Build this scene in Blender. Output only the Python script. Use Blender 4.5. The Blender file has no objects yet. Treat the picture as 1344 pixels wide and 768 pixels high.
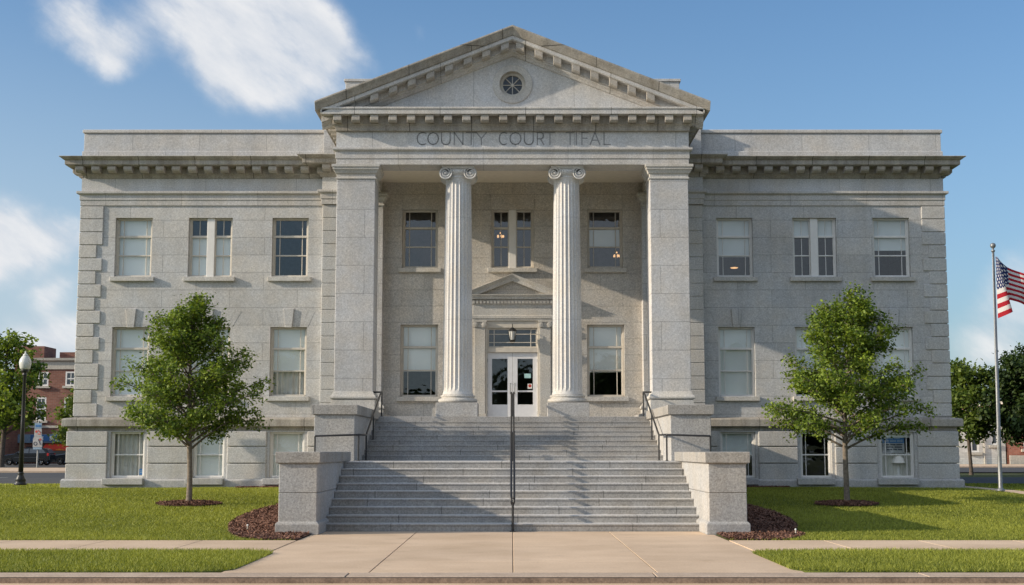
import bpy, bmesh, math, random
import numpy as np
from mathutils import Vector, Matrix
R = math.radians
random.seed(7)
scene = bpy.context.scene
COL = scene.collection

# ------------------------------------------------------------------ node helpers
def N(t, typ, ins=None, **props):
    n = t.nodes.new(typ)
    for k, v in props.items(): setattr(n, k, v)
    for k, v in (ins or {}).items():
        s = n.inputs[k]
        if isinstance(v, bpy.types.NodeSocket): t.links.new(v, s)
        else: s.default_value = v
    return n
def MA(t, op, a, b=0.0, c=0.0, clamp=False):
    n = N(t, 'ShaderNodeMath', {0: a, 1: b, 2: c}, operation=op); n.use_clamp = clamp
    return n.outputs[0]
def VM(t, op, a, b=(0, 0, 0)):
    n = N(t, 'ShaderNodeVectorMath', {0: a, 1: b}, operation=op)
    return n.outputs['Value'] if op in ('DOT_PRODUCT', 'LENGTH', 'DISTANCE') else n.outputs[0]
def MIX(t, fac, a, b, blend='MIX'):
    n = N(t, 'ShaderNodeMix', data_type='RGBA', blend_type=blend)
    for i, v in ((0, fac), (6, a), (7, b)):
        s = n.inputs[i]
        if isinstance(v, bpy.types.NodeSocket): t.links.new(v, s)
        else: s.default_value = v if i == 0 or len(v) == 4 else (*v, 1)
    return n.outputs[2]
def MR(t, v, a, b, c, d, smooth=False):
    n = N(t, 'ShaderNodeMapRange', {0: v, 1: a, 2: b, 3: c, 4: d}, interpolation_type='SMOOTHSTEP' if smooth else 'LINEAR')
    return n.outputs[0]
def NOISE(t, vec, scale, detail=3, rough=.55):
    return N(t, 'ShaderNodeTexNoise', {'Vector': vec, 'Scale': scale, 'Detail': detail, 'Roughness': rough}).outputs['Fac']
def new_mat(name):
    m = bpy.data.materials.new(name); m.use_nodes = True
    t = m.node_tree; t.nodes.clear()
    out = N(t, 'ShaderNodeOutputMaterial')
    return m, t, out
def gray(t, f):
    return N(t, 'ShaderNodeCombineColor', {0: f, 1: f, 2: f}).outputs[0]
def simple(name, col, rough=.6, metal=0.0, noise=.15, nscale=6.0, spec=.4, emit=None, estr=0, bump=0):
    m, t, out = new_mat(name)
    p = N(t, 'ShaderNodeNewGeometry').outputs['Position']
    f = MR(t, NOISE(t, p, nscale, 4), .3, .7, 1 - noise, 1 + noise)
    c = MIX(t, 1.0, (*col, 1), gray(t, f), 'MULTIPLY')
    b = N(t, 'ShaderNodeBsdfPrincipled', {'Base Color': c, 'Roughness': rough, 'Metallic': metal, 'Specular IOR Level': spec})
    if emit:
        b.inputs['Emission Color'].default_value = (*emit, 1); b.inputs['Emission Strength'].default_value = estr
    if bump:
        bn = N(t, 'ShaderNodeBump', {'Height': NOISE(t, p, nscale * 8, 3), 'Strength': bump, 'Distance': .01})
        t.links.new(bn.outputs[0], b.inputs['Normal'])
    t.links.new(b.outputs[0], out.inputs[0])
    return m

def stone(name, base, bw=1.6, rh=.6, joint=.34, speck=.17, stain=.10, streak=.13, tone=.065, off=(0.0, 0.0), bump=.35, msize=.011, rough=.85, dirt=0.0, sscale=23.0, vert_only=False, grime=None, worn_lit=None):
    """speckled granite; coursed joints follow the face the point lies on"""
    m, t, out = new_mat(name)
    g = N(t, 'ShaderNodeNewGeometry')
    p = g.outputs['Position']
    sp = N(t, 'ShaderNodeSeparateXYZ', {0: p}); sn = N(t, 'ShaderNodeSeparateXYZ', {0: g.outputs['True Normal']})
    ax = MA(t, 'GREATER_THAN', MA(t, 'ABSOLUTE', sn.outputs[0]), .75)
    u = MA(t, 'ADD', MA(t, 'MULTIPLY', sp.outputs[0], MA(t, 'SUBTRACT', 1.0, ax)), MA(t, 'MULTIPLY', sp.outputs[1], ax))
    u = MA(t, 'ADD', u, off[0] + 50 * bw); v = MA(t, 'ADD', sp.outputs[2], off[1] + 10 * rh)
    if vert_only:
        row = MA(t, 'FLOOR', MA(t, 'DIVIDE', MA(t, 'SUBTRACT', v, .002), rh))
        u = MA(t, 'ADD', u, MA(t, 'MULTIPLY', MA(t, 'FRACT', MA(t, 'MULTIPLY', row, .3819)), bw * 1.7)); v = rh * .5
    uv = N(t, 'ShaderNodeCombineXYZ', {0: u, 1: v, 2: 0.0}).outputs[0]
    br = N(t, 'ShaderNodeTexBrick', {'Vector': uv, 'Color1': (1 - tone,) * 3 + (1,), 'Color2': (1 + tone * .6, 1 + tone * .5, 1 + tone * .4, 1), 'Mortar': (1, 1, 1, 1), 'Scale': 1.0, 'Mortar Size': msize, 'Mortar Smooth': .3, 'Bias': 0.0, 'Brick Width': bw, 'Row Height': rh}, offset=.5, squash=1.0)
    s1 = MR(t, NOISE(t, p, sscale, 4, .75), .36, .64, 1 - speck, 1 + speck)
    vor = N(t, 'ShaderNodeTexVoronoi', {'Vector': p, 'Scale': sscale * 2.1}, feature='F1')
    s2 = MR(t, N(t, 'ShaderNodeSeparateColor', {0: vor.outputs['Color']}).outputs[0], 0, 1, 1 - speck * .7, 1 + speck * .55)
    big = MR(t, NOISE(t, p, .55, 5, .6), .32, .68, 1 - stain, 1 + stain * .6)
    st = N(t, 'ShaderNodeCombineXYZ', {0: MA(t, 'MULTIPLY', sp.outputs[0], 2.3), 1: MA(t, 'MULTIPLY', sp.outputs[1], 2.3), 2: MA(t, 'MULTIPLY', sp.outputs[2], .22)}).outputs[0]
    stk = MR(t, NOISE(t, st, 1.0, 4, .6), .45, .75, 1.0, 1 - streak)
    f = MA(t, 'MULTIPLY', MA(t, 'MULTIPLY', s1, s2), MA(t, 'MULTIPLY', big, stk))
    jn = MA(t, 'SUBTRACT', 1.0, MA(t, 'MULTIPLY', br.outputs['Fac'], joint))
    f = MA(t, 'MULTIPLY', f, jn)
    warm = MIX(t, MR(t, NOISE(t, p, 1.3, 3), .35, .7, 0, 1), (*base, 1), (base[0] * 1.04, base[1] * .985, base[2] * .91, 1))
    c = MIX(t, 1.0, MIX(t, 1.0, warm, br.outputs['Color'], 'MULTIPLY'), gray(t, f), 'MULTIPLY')
    if dirt:
        dm = MA(t, 'MULTIPLY', MR(t, NOISE(t, st, 1.7, 6, .7), .42, .68, 0, 1), dirt)
        c = MIX(t, dm, c, (.10, .082, .062, 1))
    if grime:   # darker towards the foot of a wall, where rain splashes
        z0, z1, amt = grime
        gm = MA(t, 'MULTIPLY', MR(t, MA(t, 'ADD', sp.outputs[2], MA(t, 'MULTIPLY', NOISE(t, p, 1.2, 4), .5)), z0, z1, 1, 0, True), amt)
        c = MIX(t, gm, c, (.13, .115, .095, 1))
    if worn_lit:  # treads brighter as if sunlit, risers dimmer: light painted over the wear
        wm = MR(t, sn.outputs[2], .3, .8, worn_lit[0], worn_lit[1])
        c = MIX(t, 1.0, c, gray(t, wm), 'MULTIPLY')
    h = MA(t, 'SUBTRACT', MA(t, 'MULTIPLY', s1, .5), MA(t, 'MULTIPLY', br.outputs['Fac'], 1.2))
    bn = N(t, 'ShaderNodeBump', {'Height': h, 'Strength': bump, 'Distance': .012})
    b = N(t, 'ShaderNodeBsdfPrincipled', {'Base Color': c, 'Roughness': rough, 'Specular IOR Level': .3, 'Normal': bn.outputs[0]})
    t.links.new(b.outputs[0], out.inputs[0])
    return m

M = {}
GR = (.535, .54, .54)
M['granite'] = stone('granite_ashlar', GR, bw=2.3, rh=.60, off=(.4, .05))
M['granite_base'] = stone('granite_basement', GR, bw=30, rh=30, grime=(.4, 1.5, .25))
M['granite_block'] = stone('granite_quoin', (GR[0] * 1.03, GR[1] * 1.02, GR[2]), bw=30, rh=30, bump=.5)
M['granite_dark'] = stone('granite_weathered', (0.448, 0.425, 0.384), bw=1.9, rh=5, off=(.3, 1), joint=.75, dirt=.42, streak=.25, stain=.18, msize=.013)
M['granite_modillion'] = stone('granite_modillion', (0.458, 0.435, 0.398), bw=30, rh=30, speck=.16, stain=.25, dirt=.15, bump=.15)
M['granite_band'] = stone('granite_band', (0.549, 0.544, 0.531), bw=2.6, rh=6, off=(.9, 1), dirt=.09)
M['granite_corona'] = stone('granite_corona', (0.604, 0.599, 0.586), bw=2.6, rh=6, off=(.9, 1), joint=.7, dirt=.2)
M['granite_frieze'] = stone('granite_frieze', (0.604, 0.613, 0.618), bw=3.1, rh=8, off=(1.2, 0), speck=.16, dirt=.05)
M['granite_porch'] = stone('granite_porch_wall', (0.549, 0.531, 0.499), bw=1.5, rh=.55, joint=.25, speck=.22, bump=.6)
M['granite_pier'] = stone('granite_pier', (0.549, 0.549, 0.549), bw=9, rh=.86, off=(0, .42), joint=.35)
M['granite_column'] = stone('granite_column', (0.622, 0.618, 0.604), bw=30, rh=3.15, off=(0, .6), joint=.2, speck=.12, stain=.12, bump=.1)
M['granite_trim'] = stone('granite_trim', (0.567, 0.558, 0.531), bw=30, rh=30, speck=.16, stain=.15, bump=.15)
M['steps_low'] = stone('granite_steps_lower', (.415, .415, .41), bw=2.6, rh=.163, joint=.5, off=(.3, 0), stain=.16, speck=.20, dirt=.05, msize=.011, vert_only=True, worn_lit=(.84, 1.3))
M['steps_up'] = stone('granite_steps_upper', (.42, .42, .415), bw=2.9, rh=.141, joint=.5, off=(.9, -1.467 + .141 * 11), stain=.16, speck=.20, dirt=.05, msize=.011, vert_only=True, worn_lit=(.84, 1.3))
M['pedestal'] = stone('granite_pedestal', (.43, .43, .425), bw=30, rh=30, speck=.22, stain=.12, dirt=.03, bump=.5, grime=(0, .9, .18))
M['pedestal_cap'] = stone('granite_pedestal_cap', (.375, .365, .345), bw=1.3, rh=30, off=(.55, 0), speck=.24, stain=.18, dirt=.12, bump=.5)
M['inscription'] = simple('cut_letter_shade', (.28, .28, .275), .9)
M['plaster'] = simple('ceiling_plaster', (.80, .72, .61), .8, noise=.05)
M['frame'] = simple('painted_window_frame', (.62, .575, .50), .5, noise=.08)
M['frame_white'] = simple('painted_mullion', (.78, .76, .72), .5, noise=.04)
M['door_white'] = simple('door_paint', (.76, .765, .785), .4, noise=.04)
M['blind'] = simple('roller_blind', (.86, .88, .84), .8, noise=.06, nscale=.8)
M['blind_grey'] = simple('roller_blind_grey', (.70, .74, .72), .8, noise=.08, nscale=.8)
M['curtain'] = simple('curtain_cloth', (.66, .64, .58), .9, noise=.1, nscale=3)
M['dark_metal'] = simple('black_painted_steel', (.022, .022, .023), .42, noise=.25, nscale=20, spec=.5)
M['steel'] = simple('brushed_steel', (.24, .25, .255), .5, metal=.6, noise=.12)
M['interior'] = simple('interior_wall', (.16, .15, .135), .9)
M['roof_felt'] = simple('roof_felt', (.10, .10, .10), .9)
M['lamp_on'] = simple('lit_lamp_glass', (.8, .6, .4), .5, emit=(1.0, .55, .24), estr=1.1)
M['lamp_glass'] = simple('opal_glass', (.66, .66, .63), .25, noise=.03)
M['lamp_shade'] = simple('lamp_shade_cloth', (.80, .77, .70), .8, noise=.05)
M['concrete'] = None

def glass(name, tint=(.95, .97, .97), f0=.10, rough=.01, wav=.35):
    m, t, out = new_mat(name)
    p = N(t, 'ShaderNodeNewGeometry').outputs['Position']
    bn = N(t, 'ShaderNodeBump', {'Height': NOISE(t, p, 2.2, 2), 'Strength': wav, 'Distance': .012}).outputs[0]
    fc = N(t, 'ShaderNodeLayerWeight', {'Blend': .5, 'Normal': bn}).outputs['Facing']
    fr = MA(t, 'ADD', f0, MA(t, 'MULTIPLY', MA(t, 'POWER', fc, 5.0), 1 - f0))   # same from both sides
    a = N(t, 'ShaderNodeBsdfTransparent', {0: (*tint, 1)}).outputs[0]
    b = N(t, 'ShaderNodeBsdfGlossy', {'Color': (.9, .93, .95, 1), 'Roughness': rough, 'Normal': bn}).outputs[0]
    t.links.new(N(t, 'ShaderNodeMixShader', {0: fr, 1: a, 2: b}).outputs[0], out.inputs[0])
    return m
M['glass'] = glass('window_glass')
M['glass_dark'] = glass('tinted_glass', (.10, .11, .12), .06)

def ground_mat(name, base, base2, scale=1.2, speck=.18, rough=.9, crack=False, bump=.25, joint_x=None, tint_noise=.5):
    m, t, out = new_mat(name)
    p = N(t, 'ShaderNodeNewGeometry').outputs['Position']
    n1 = MR(t, NOISE(t, p, scale, 5, .6), .3, .7, 0, 1)
    c = MIX(t, n1, (*base, 1), (*base2, 1))
    f = MR(t, NOISE(t, p, 30, 4, .7), .33, .67, 1 - speck, 1 + speck)
    f = MA(t, 'MULTIPLY', f, MR(t, NOISE(t, p, .35, 3), .3, .7, .92, 1.06))
    c = MIX(t, 1.0, c, gray(t, f), 'MULTIPLY')
    if crack:
        spx = N(t, 'ShaderNodeSeparateXYZ', {0: p})
        cell = N(t, 'ShaderNodeTexWhiteNoise', {'Vector': N(t, 'ShaderNodeCombineXYZ', {0: MA(t, 'FLOOR', MA(t, 'DIVIDE', spx.outputs[0], 2.05)), 1: MA(t, 'FLOOR', MA(t, 'DIVIDE', MA(t, 'ADD', spx.outputs[1], .1), 3.7)), 2: 0.0}).outputs[0]}, noise_dimensions='3D')
        c = MIX(t, 1.0, c, gray(t, MR(t, cell.outputs['Value'], 0, 1, .94, 1.04)), 'MULTIPLY')
        blot = MA(t, 'MULTIPLY', MR(t, NOISE(t, p, 1.1, 7, .68), .52, .74, 0, 1, True), .30)
        c = MIX(t, blot, c, (base[0] * .5, base[1] * .5, base[2] * .5, 1))
        gv = N(t, 'ShaderNodeTexVoronoi', {'Vector': p, 'Scale': 1.6}, feature='F1')
        gum = MA(t, 'MULTIPLY', MR(t, gv.outputs['Distance'], .018, .034, 1, 0, True), .5)
        c = MIX(t, gum, c, (.12, .10, .085, 1))
    bn = N(t, 'ShaderNodeBump', {'Height': NOISE(t, p, 45, 3), 'Strength': bump, 'Distance': .006})
    b = N(t, 'ShaderNodeBsdfPrincipled', {'Base Color': c, 'Roughness': rough, 'Specular IOR Level': .25, 'Normal': bn.outputs[0]})
    t.links.new(b.outputs[0], out.inputs[0])
    return m
M['walk'] = ground_mat('walk_concrete', (.615, .45, .30), (.68, .51, .355), .7, .10, crack=True)
M['kerb'] = ground_mat('kerb_concrete', (.42, .32, .235), (.55, .43, .325), 2.5, .2)
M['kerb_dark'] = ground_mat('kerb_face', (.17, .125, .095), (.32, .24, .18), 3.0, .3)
M['joint'] = simple('joint_filler', (.12, .10, .085), .95)
M['asphalt'] = ground_mat('asphalt', (.060, .060, .062), (.085, .083, .08), .5, .3)
M['soil'] = ground_mat('ground_turf', (.06, .075, .02), (.085, .095, .03), .4, .3)
M['turf'] = ground_mat('lawn_thatch', (.09, .115, .02), (.16, .175, .036), 1.5, .35, bump=.6)
M['mulch'] = ground_mat('mulch_base', (.06, .035, .024), (.10, .06, .04), 6, .5, bump=1.0)
M['paint'] = simple('road_paint', (.62, .60, .54), .8)

def attr_leaf(name, dark, light, trans=.35, rough=.55):
    """leaf / blade / chip colour ramped by the 'tint' value stored on each face"""
    m, t, out = new_mat(name)
    a = N(t, 'ShaderNodeAttribute', attribute_name='tint').outputs['Fac']
    c = MIX(t, a, (*dark, 1), (*light, 1))
    b = N(t, 'ShaderNodeBsdfPrincipled', {'Base Color': c, 'Roughness': rough, 'Specular IOR Level': .3})
    o = b.outputs[0]
    if trans:
        tr = N(t, 'ShaderNodeBsdfTranslucent', {0: MIX(t, 1.0, c, (1.3, 1.25, .55, 1), 'MULTIPLY')})
        o = N(t, 'ShaderNodeMixShader', {0: trans, 1: o, 2: tr.outputs[0]}).outputs[0]
    t.links.new(o, out.inputs[0])
    return m
M['leaf'] = attr_leaf('young_tree_leaf', (.045, .095, .014), (.30, .39, .052))
M['leaf_dark'] = attr_leaf('dark_tree_leaf', (.022, .045, .012), (.07, .11, .025), .25)
M['leaf_bright'] = attr_leaf('bright_tree_leaf', (.06, .11, .018), (.20, .26, .05))
M['blade'] = attr_leaf('grass_blade', (.09, .125, .016), (.47, .485, .085), .3)
M['chip'] = attr_leaf('mulch_chip', (.075, .034, .024), (.40, .215, .145), 0, .9)
M['bark'] = simple('bark', (.20, .165, .13), .95, noise=.35, nscale=14, bump=.8)
M['bark_dark'] = simple('bark_dark', (.10, .08, .065), .95, noise=.35, nscale=8)

def brickwall(name, c1, c2, mortar, bw=.24, rh=.085):
    m, t, out = new_mat(name)
    g = N(t, 'ShaderNodeNewGeometry'); sp = N(t, 'ShaderNodeSeparateXYZ', {0: g.outputs['Position']})
    uv = N(t, 'ShaderNodeCombineXYZ', {0: MA(t, 'ADD', MA(t, 'ADD', sp.outputs[0], sp.outputs[1]), 300.0), 1: sp.outputs[2], 2: 0.0}).outputs[0]
    br = N(t, 'ShaderNodeTexBrick', {'Vector': uv, 'Color1': (*c1, 1), 'Color2': (*c2, 1), 'Mortar': (*mortar, 1), 'Scale': 1.0, 'Mortar Size': .012, 'Brick Width': bw, 'Row Height': rh})
    f = MR(t, NOISE(t, g.outputs['Position'], .8, 5), .3, .7, .75, 1.2)
    c = MIX(t, 1.0, br.outputs['Color'], gray(t, f), 'MULTIPLY')
    b = N(t, 'ShaderNodeBsdfPrincipled', {'Base Color': c, 'Roughness': .9})
    t.links.new(b.outputs[0], out.inputs[0])
    return m
M['brick'] = brickwall('red_brown_brick', (.21, .085, .06), (.29, .13, .09), (.26, .20, .16), .5, .18)
M['brick_red'] = brickwall('orange_red_brick', (.30, .10, .065), (.38, .15, .10), (.33, .25, .20), .5, .18)
M['brick_white'] = brickwall('white_painted_brick', (.62, .60, .56), (.74, .72, .67), (.52, .49, .45), .5, .18)
M['bg_trim'] = simple('stone_trim', (.52, .48, .41), .8)
M['bg_glass'] = simple('far_window_glass', (.05, .06, .07), .08, spec=.9)
M['blue'] = simple('blue_paint', (.05, .16, .36), .5)
M['blue_pale'] = simple('pale_blue_paint', (.22, .32, .42), .5)
M['red'] = simple('red_awning', (.55, .045, .02), .6)
M['orange'] = simple('orange_paint', (.75, .25, .03), .6)
M['white'] = simple('white_paint', (.80, .80, .78), .5, noise=.04)
M['paper'] = simple('dull_white_sheet', (.36, .37, .37), .6)  # white sheet toned down to an even grey
M['teal'] = simple('teal_paint', (.06, .20, .24), .4)
M['ink'] = simple('dark_ink', (.06, .07, .09), .6)
M['red_ink'] = simple('red_ink', (.50, .07, .05), .6)
M['cyan'] = simple('pale_cyan_paper', (.42, .66, .66), .6)
M['car_black'] = simple('black_car_paint', (.008, .009, .011), .22, noise=.05, spec=.4)
M['car_blue'] = simple('dark_car_paint', (.016, .02, .026), .16, noise=.05, spec=.7)
M['tyre'] = simple('tyre_rubber', (.02, .02, .02), .9)
M['rim'] = simple('alloy_rim', (.45, .46, .47), .3, metal=.8)
M['tail'] = simple('tail_lamp', (.45, .02, .02), .25)

# ------------------------------------------------------------------ mesh helpers
class MB:
    def __init__(s): s.v = []; s.f = []
    def add(s, vs, fs):
        o = len(s.v); s.v += [tuple(map(float, p)) for p in vs]; s.f += [tuple(i + o for i in f) for f in fs]; return s
    def box(s, x0, x1, y0, y1, z0, z1):
        x0, x1 = min(x0, x1), max(x0, x1); y0, y1 = min(y0, y1), max(y0, y1)
        return s.add([(x0, y0, z0), (x1, y0, z0), (x1, y1, z0), (x0, y1, z0), (x0, y0, z1), (x1, y0, z1), (x1, y1, z1), (x0, y1, z1)],
              [(0, 3, 2, 1), (4, 5, 6, 7), (0, 1, 5, 4), (1, 2, 6, 5), (2, 3, 7, 6), (3, 0, 4, 7)])
    def taper(s, x0, x1, y0, y1, z0, z1, d):
        """box whose top is wider by d on every side but the back"""
        return s.add([(x0, y0, z0), (x1, y0, z0), (x1, y1, z0), (x0, y1, z0), (x0 - d, y0 - d, z1), (x1 + d, y0 - d, z1), (x1 + d, y1, z1), (x0 - d, y1, z1)],
              [(0, 3, 2, 1), (4, 5, 6, 7), (0, 1, 5, 4), (1, 2, 6, 5), (2, 3, 7, 6), (3, 0, 4, 7)])
    def prism(s, pts, axis, a0, a1):
        def P(p, a): return (a, p[0], p[1]) if axis == 'x' else (p[0], a, p[1]) if axis == 'y' else (p[0], p[1], a)
        n = len(pts)
        return s.add([P(p, a0) for p in pts] + [P(p, a1) for p in pts],
              [tuple(range(n)), tuple(range(2 * n - 1, n - 1, -1))] + [(i, (i + 1) % n, n + (i + 1) % n, n + i) for i in range(n)])
    def sweep(s, path, prof, closed=False):
        n = len(path); vs = []
        def nrm(a, b):
            d = Vector((b[0] - a[0], b[1] - a[1])).normalized(); return Vector((d.y, -d.x))
        for i, p in enumerate(path):
            a = nrm(path[i - 1], p) if (i > 0 or closed) else None
            b = nrm(p, path[(i + 1) % n]) if (i < n - 1 or closed) else None
            m = a if b is None else b if a is None else (a + b) / (1 + a.dot(b))
            vs += [(p[0] + m.x * o, p[1] + m.y * o, z) for o, z in prof]
        k = len(prof); fs = []
        for i in range(n if closed else n - 1):
            j = (i + 1) % n
            for q in range(k):
                r = (q + 1) % k
                fs.append((i * k + q, j * k + q, j * k + r, i * k + r))
        if not closed: fs += [tuple(range(k)), tuple(range((n - 1) * k, n * k))]
        return s.add(vs, fs)
    def square(s, x0, x1, y0, y1, prof):
        """moulded block: profile of (out, z) around a rectangle, closed top and bottom"""
        vs = []; fs = []
        for o, z in prof: vs += [(x0 - o, y0 - o, z), (x1 + o, y0 - o, z), (x1 + o, y1 + o, z), (x0 - o, y1 + o, z)]
        for i in range(len(prof) - 1):
            for q in range(4):
                r = (q + 1) % 4; fs.append((i * 4 + q, i * 4 + r, i * 4 + 4 + r, i * 4 + 4 + q))
        e = (len(prof) - 1) * 4
        fs += [(3, 2, 1, 0), (e, e + 1, e + 2, e + 3)]
        return s.add(vs, fs)
    def lathe(s, prof, c=(0, 0, 0), n=24, axis='z', cap=True):
        vs = []; fs = []
        for r, h in prof:
            for i in range(n):
                a = 2 * math.pi * i / n; p = (r * math.cos(a), r * math.sin(a), h)
                if axis == 'y': p = (p[0], p[2], p[1])
                if axis == 'x': p = (p[2], p[0], p[1])
                vs.append((p[0] + c[0], p[1] + c[1], p[2] + c[2]))
        for j in range(len(prof) - 1):
            for i in range(n):
                k = (i + 1) % n; fs.append((j * n + i, j * n + k, (j + 1) * n + k, (j + 1) * n + i))
        if cap: fs += [tuple(range(n)), tuple(range((len(prof) - 1) * n, len(prof) * n))]
        return s.add(vs, fs)
    def tube(s, pts, r, n=8):
        pts = [Vector(p) for p in pts]; rs = r if isinstance(r, (list, tuple)) else [r] * len(pts)
        vs = []; fs = []; up = None
        for i, p in enumerate(pts):
            d = ((pts[i + 1] - p).normalized() if i < len(pts) - 1 else Vector()) + ((p - pts[i - 1]).normalized() if i > 0 else Vector())
            if d.length < 1e-6: d = Vector((0, 0, 1))
            d.normalize()
            if up is None:
                up = Vector((0, 0, 1)) if abs(d.z) < .9 else Vector((1, 0, 0))
            x = up.cross(d); x = x.normalized() if x.length > 1e-5 else Vector((1, 0, 0)); y = d.cross(x).normalized(); up = y
            for k in range(n):
                a = 2 * math.pi * k / n; q = p + (x * math.cos(a) + y * math.sin(a)) * rs[i]; vs.append(q)
        for i in range(len(pts) - 1):
            for k in range(n):
                l = (k + 1) % n; fs.append((i * n + k, i * n + l, (i + 1) * n + l, (i + 1) * n + k))
        fs += [tuple(range(n)), tuple(range((len(pts) - 1) * n, len(pts) * n))]
        return s.add(vs, fs)
    def wall(s, x0, x1, z0, z1, y, th, holes):
        """wall facing -Y with real openings (holes: x0, x1, z0, z1) and reveals"""
        xs = sorted({x0, x1, *[h[0] for h in holes], *[h[1] for h in holes]}); zs = sorted({z0, z1, *[h[2] for h in holes], *[h[3] for h in holes]})
        inh = lambda x, z: any(h[0] < x < h[1] and h[2] < z < h[3] for h in holes)
        for i in range(len(xs) - 1):
            for j in range(len(zs) - 1):
                a, b, c, d = xs[i], xs[i + 1], zs[j], zs[j + 1]
                if inh((a + b) / 2, (c + d) / 2): continue
                s.add([(a, y, c), (b, y, c), (b, y, d), (a, y, d)], [(0, 1, 2, 3)])
                s.add([(a, y + th, c), (b, y + th, c), (b, y + th, d), (a, y + th, d)], [(3, 2, 1, 0)])
        for a, b, c, d in holes:
            e = y + th
            s.add([(a, y, c), (a, e, c), (a, e, d), (a, y, d), (b, y, c), (b, e, c), (b, e, d), (b, y, d)],
                  [(3, 2, 1, 0), (4, 5, 6, 7), (2, 3, 7, 6), (0, 1, 5, 4)])
        return s

def link(o, parent):
    COL.objects.link(o)
    if parent is not None:
        o.parent = parent
        if parent.type == 'EMPTY': o.matrix_parent_inverse = Matrix.Translation(-Vector(parent.location))
    return o
def obj(name, mb, mat, parent=None, bevel=0, smooth=False, fix=True, segs=1, kind=None, label=None):
    me = bpy.data.meshes.new(name); me.from_pydata(mb.v, [], mb.f)
    if fix:
        bm = bmesh.new(); bm.from_mesh(me); bmesh.ops.recalc_face_normals(bm, faces=bm.faces); bm.to_mesh(me); bm.free()
    if smooth: me.shade_smooth()
    me.materials.append(mat)
    o = link(bpy.data.objects.new(name, me), parent)
    if bevel:
        b = o.modifiers.new('edge', 'BEVEL'); b.width = bevel; b.segments = segs; b.limit_method = 'ANGLE'; b.angle_limit = R(40)
    if kind: o['kind'] = kind
    if label: o['label'] = label
    return o
def tag(o, label, cat, group=None, kind=None):
    o['label'] = label; o['category'] = cat
    if group: o['group'] = group
    if kind: o['kind'] = kind
    return o
def thing(name, label, cat, loc=(0, 0, 0), group=None):
    o = bpy.data.objects.new(name, None); COL.objects.link(o); o.location = loc; o.empty_display_size = .3
    return tag(o, label, cat, group)
def tinted(name, verts, faces, tint, mat, parent=None):
    """numpy triangles / quads with a per-face 'tint'"""
    me = bpy.data.meshes.new(name); nv = len(verts); nf, k = faces.shape
    me.vertices.add(nv); me.vertices.foreach_set('co', verts.astype(np.float32).ravel())
    me.loops.add(nf * k); me.loops.foreach_set('vertex_index', faces.astype(np.int32).ravel())
    me.polygons.add(nf); me.polygons.foreach_set('loop_start', np.arange(0, nf * k, k, dtype=np.int32))
    me.update(calc_edges=True)
    at = me.attributes.new('tint', 'FLOAT', 'FACE'); at.data.foreach_set('value', tint.astype(np.float32))
    me.materials.append(mat)
    return link(bpy.data.objects.new(name, me), parent)
def tri_fill(loops, plane):
    """fill between outer loop and inner loops; plane maps 2D -> 3D"""
    bm = bmesh.new(); es = []
    for lp in loops:
        vs = [bm.verts.new(plane(p)) for p in lp]
        es += [bm.edges.new((vs[i], vs[(i + 1) % len(vs)])) for i in range(len(vs))]
    bmesh.ops.triangle_fill(bm, use_beauty=True, edges=es)
    bm.verts.index_update(); mb = MB()
    mb.add([v.co[:] for v in bm.verts], [[v.index for v in f.verts] for f in bm.faces]); bm.free()
    return mb

# ------------------------------------------------------------------ terrain
def sstep(a, b, x):
    t = np.clip((np.asarray(x, float) - a) / (b - a), 0, 1); return t * t * (3 - 2 * t)
def lawn_z(x, y):
    z = .5 * sstep(27.3, 45.0, y) - .16 * sstep(50, 56, y)
    return z + .018 * np.sin(np.asarray(x) * .45 + 1.0) * np.sin(np.asarray(y) * .38) * sstep(28, 33, y)
def grid(xs, ys, zf):
    mb = MB(); nx = len(xs)
    X, Y = np.meshgrid(xs, ys); Z = zf(X, Y)
    mb.v = [tuple(map(float, p)) for p in np.stack([X.ravel(), Y.ravel(), Z.ravel()], 1)]
    mb.f = [(j * nx + i, j * nx + i + 1, (j + 1) * nx + i + 1, (j + 1) * nx + i) for j in range(len(ys) - 1) for i in range(nx - 1)]
    return mb
ysG = [-3000, -300, -30, 0, 19.2, 20, 27] + list(np.arange(29, 58, 1.5)) + [90, 160, 400, 1200, 4000]
def ground_z(x, y): return np.where(y < 26, -.25, np.minimum(lawn_z(x, y) - .06, .3))
obj('ground', grid([-4000, -400, -80, -30, 0, 30, 80, 400, 4000], ysG, ground_z), M['soil'], kind='structure')
# lawns: the terraced lawn and the verges beside the kerb
xsL = list(np.arange(-46, 46.1, 1.0)); ysL = list(np.arange(27.0, 56.1, .5))
lw = grid([-46, -40, -34, -28] + list(np.arange(-24, -4.5, .8)) + [-4.18], ysL, lawn_z); l2 = grid([4.18] + list(np.arange(4.8, 24.5, .8)) + [28, 34, 40, 46], ysL, lawn_z)
lw.add(l2.v, l2.f)
obj('lawn', lw, M['turf'], kind='structure', smooth=True)
def rounded(x0, x1, y0, y1, r, corners):
    pts = []
    for cx, cy, a0, k in ((x1 - r, y0 + r, -90, 'br'), (x1 - r, y1 - r, 0, 'tr'), (x0 + r, y1 - r, 90, 'tl'), (x0 + r, y0 + r, 180, 'bl')):
        if k in corners: pts += [(cx + r * math.cos(R(a0 + a)), cy + r * math.sin(R(a0 + a))) for a in range(0, 91, 15)]
        else: pts.append({'br': (x1, y0), 'tr': (x1, y1), 'tl': (x0, y1), 'bl': (x0, y0)}[k])
    return pts
for s in (-1, 1):
    p = [(s * x, y) for x, y in rounded(4.05, 46, 19.98, 24.05, .5, ('bl', 'tl'))]
    obj('verge', MB().prism(p, 'z', -.1, .012), M['turf'], kind='structure')
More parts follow.
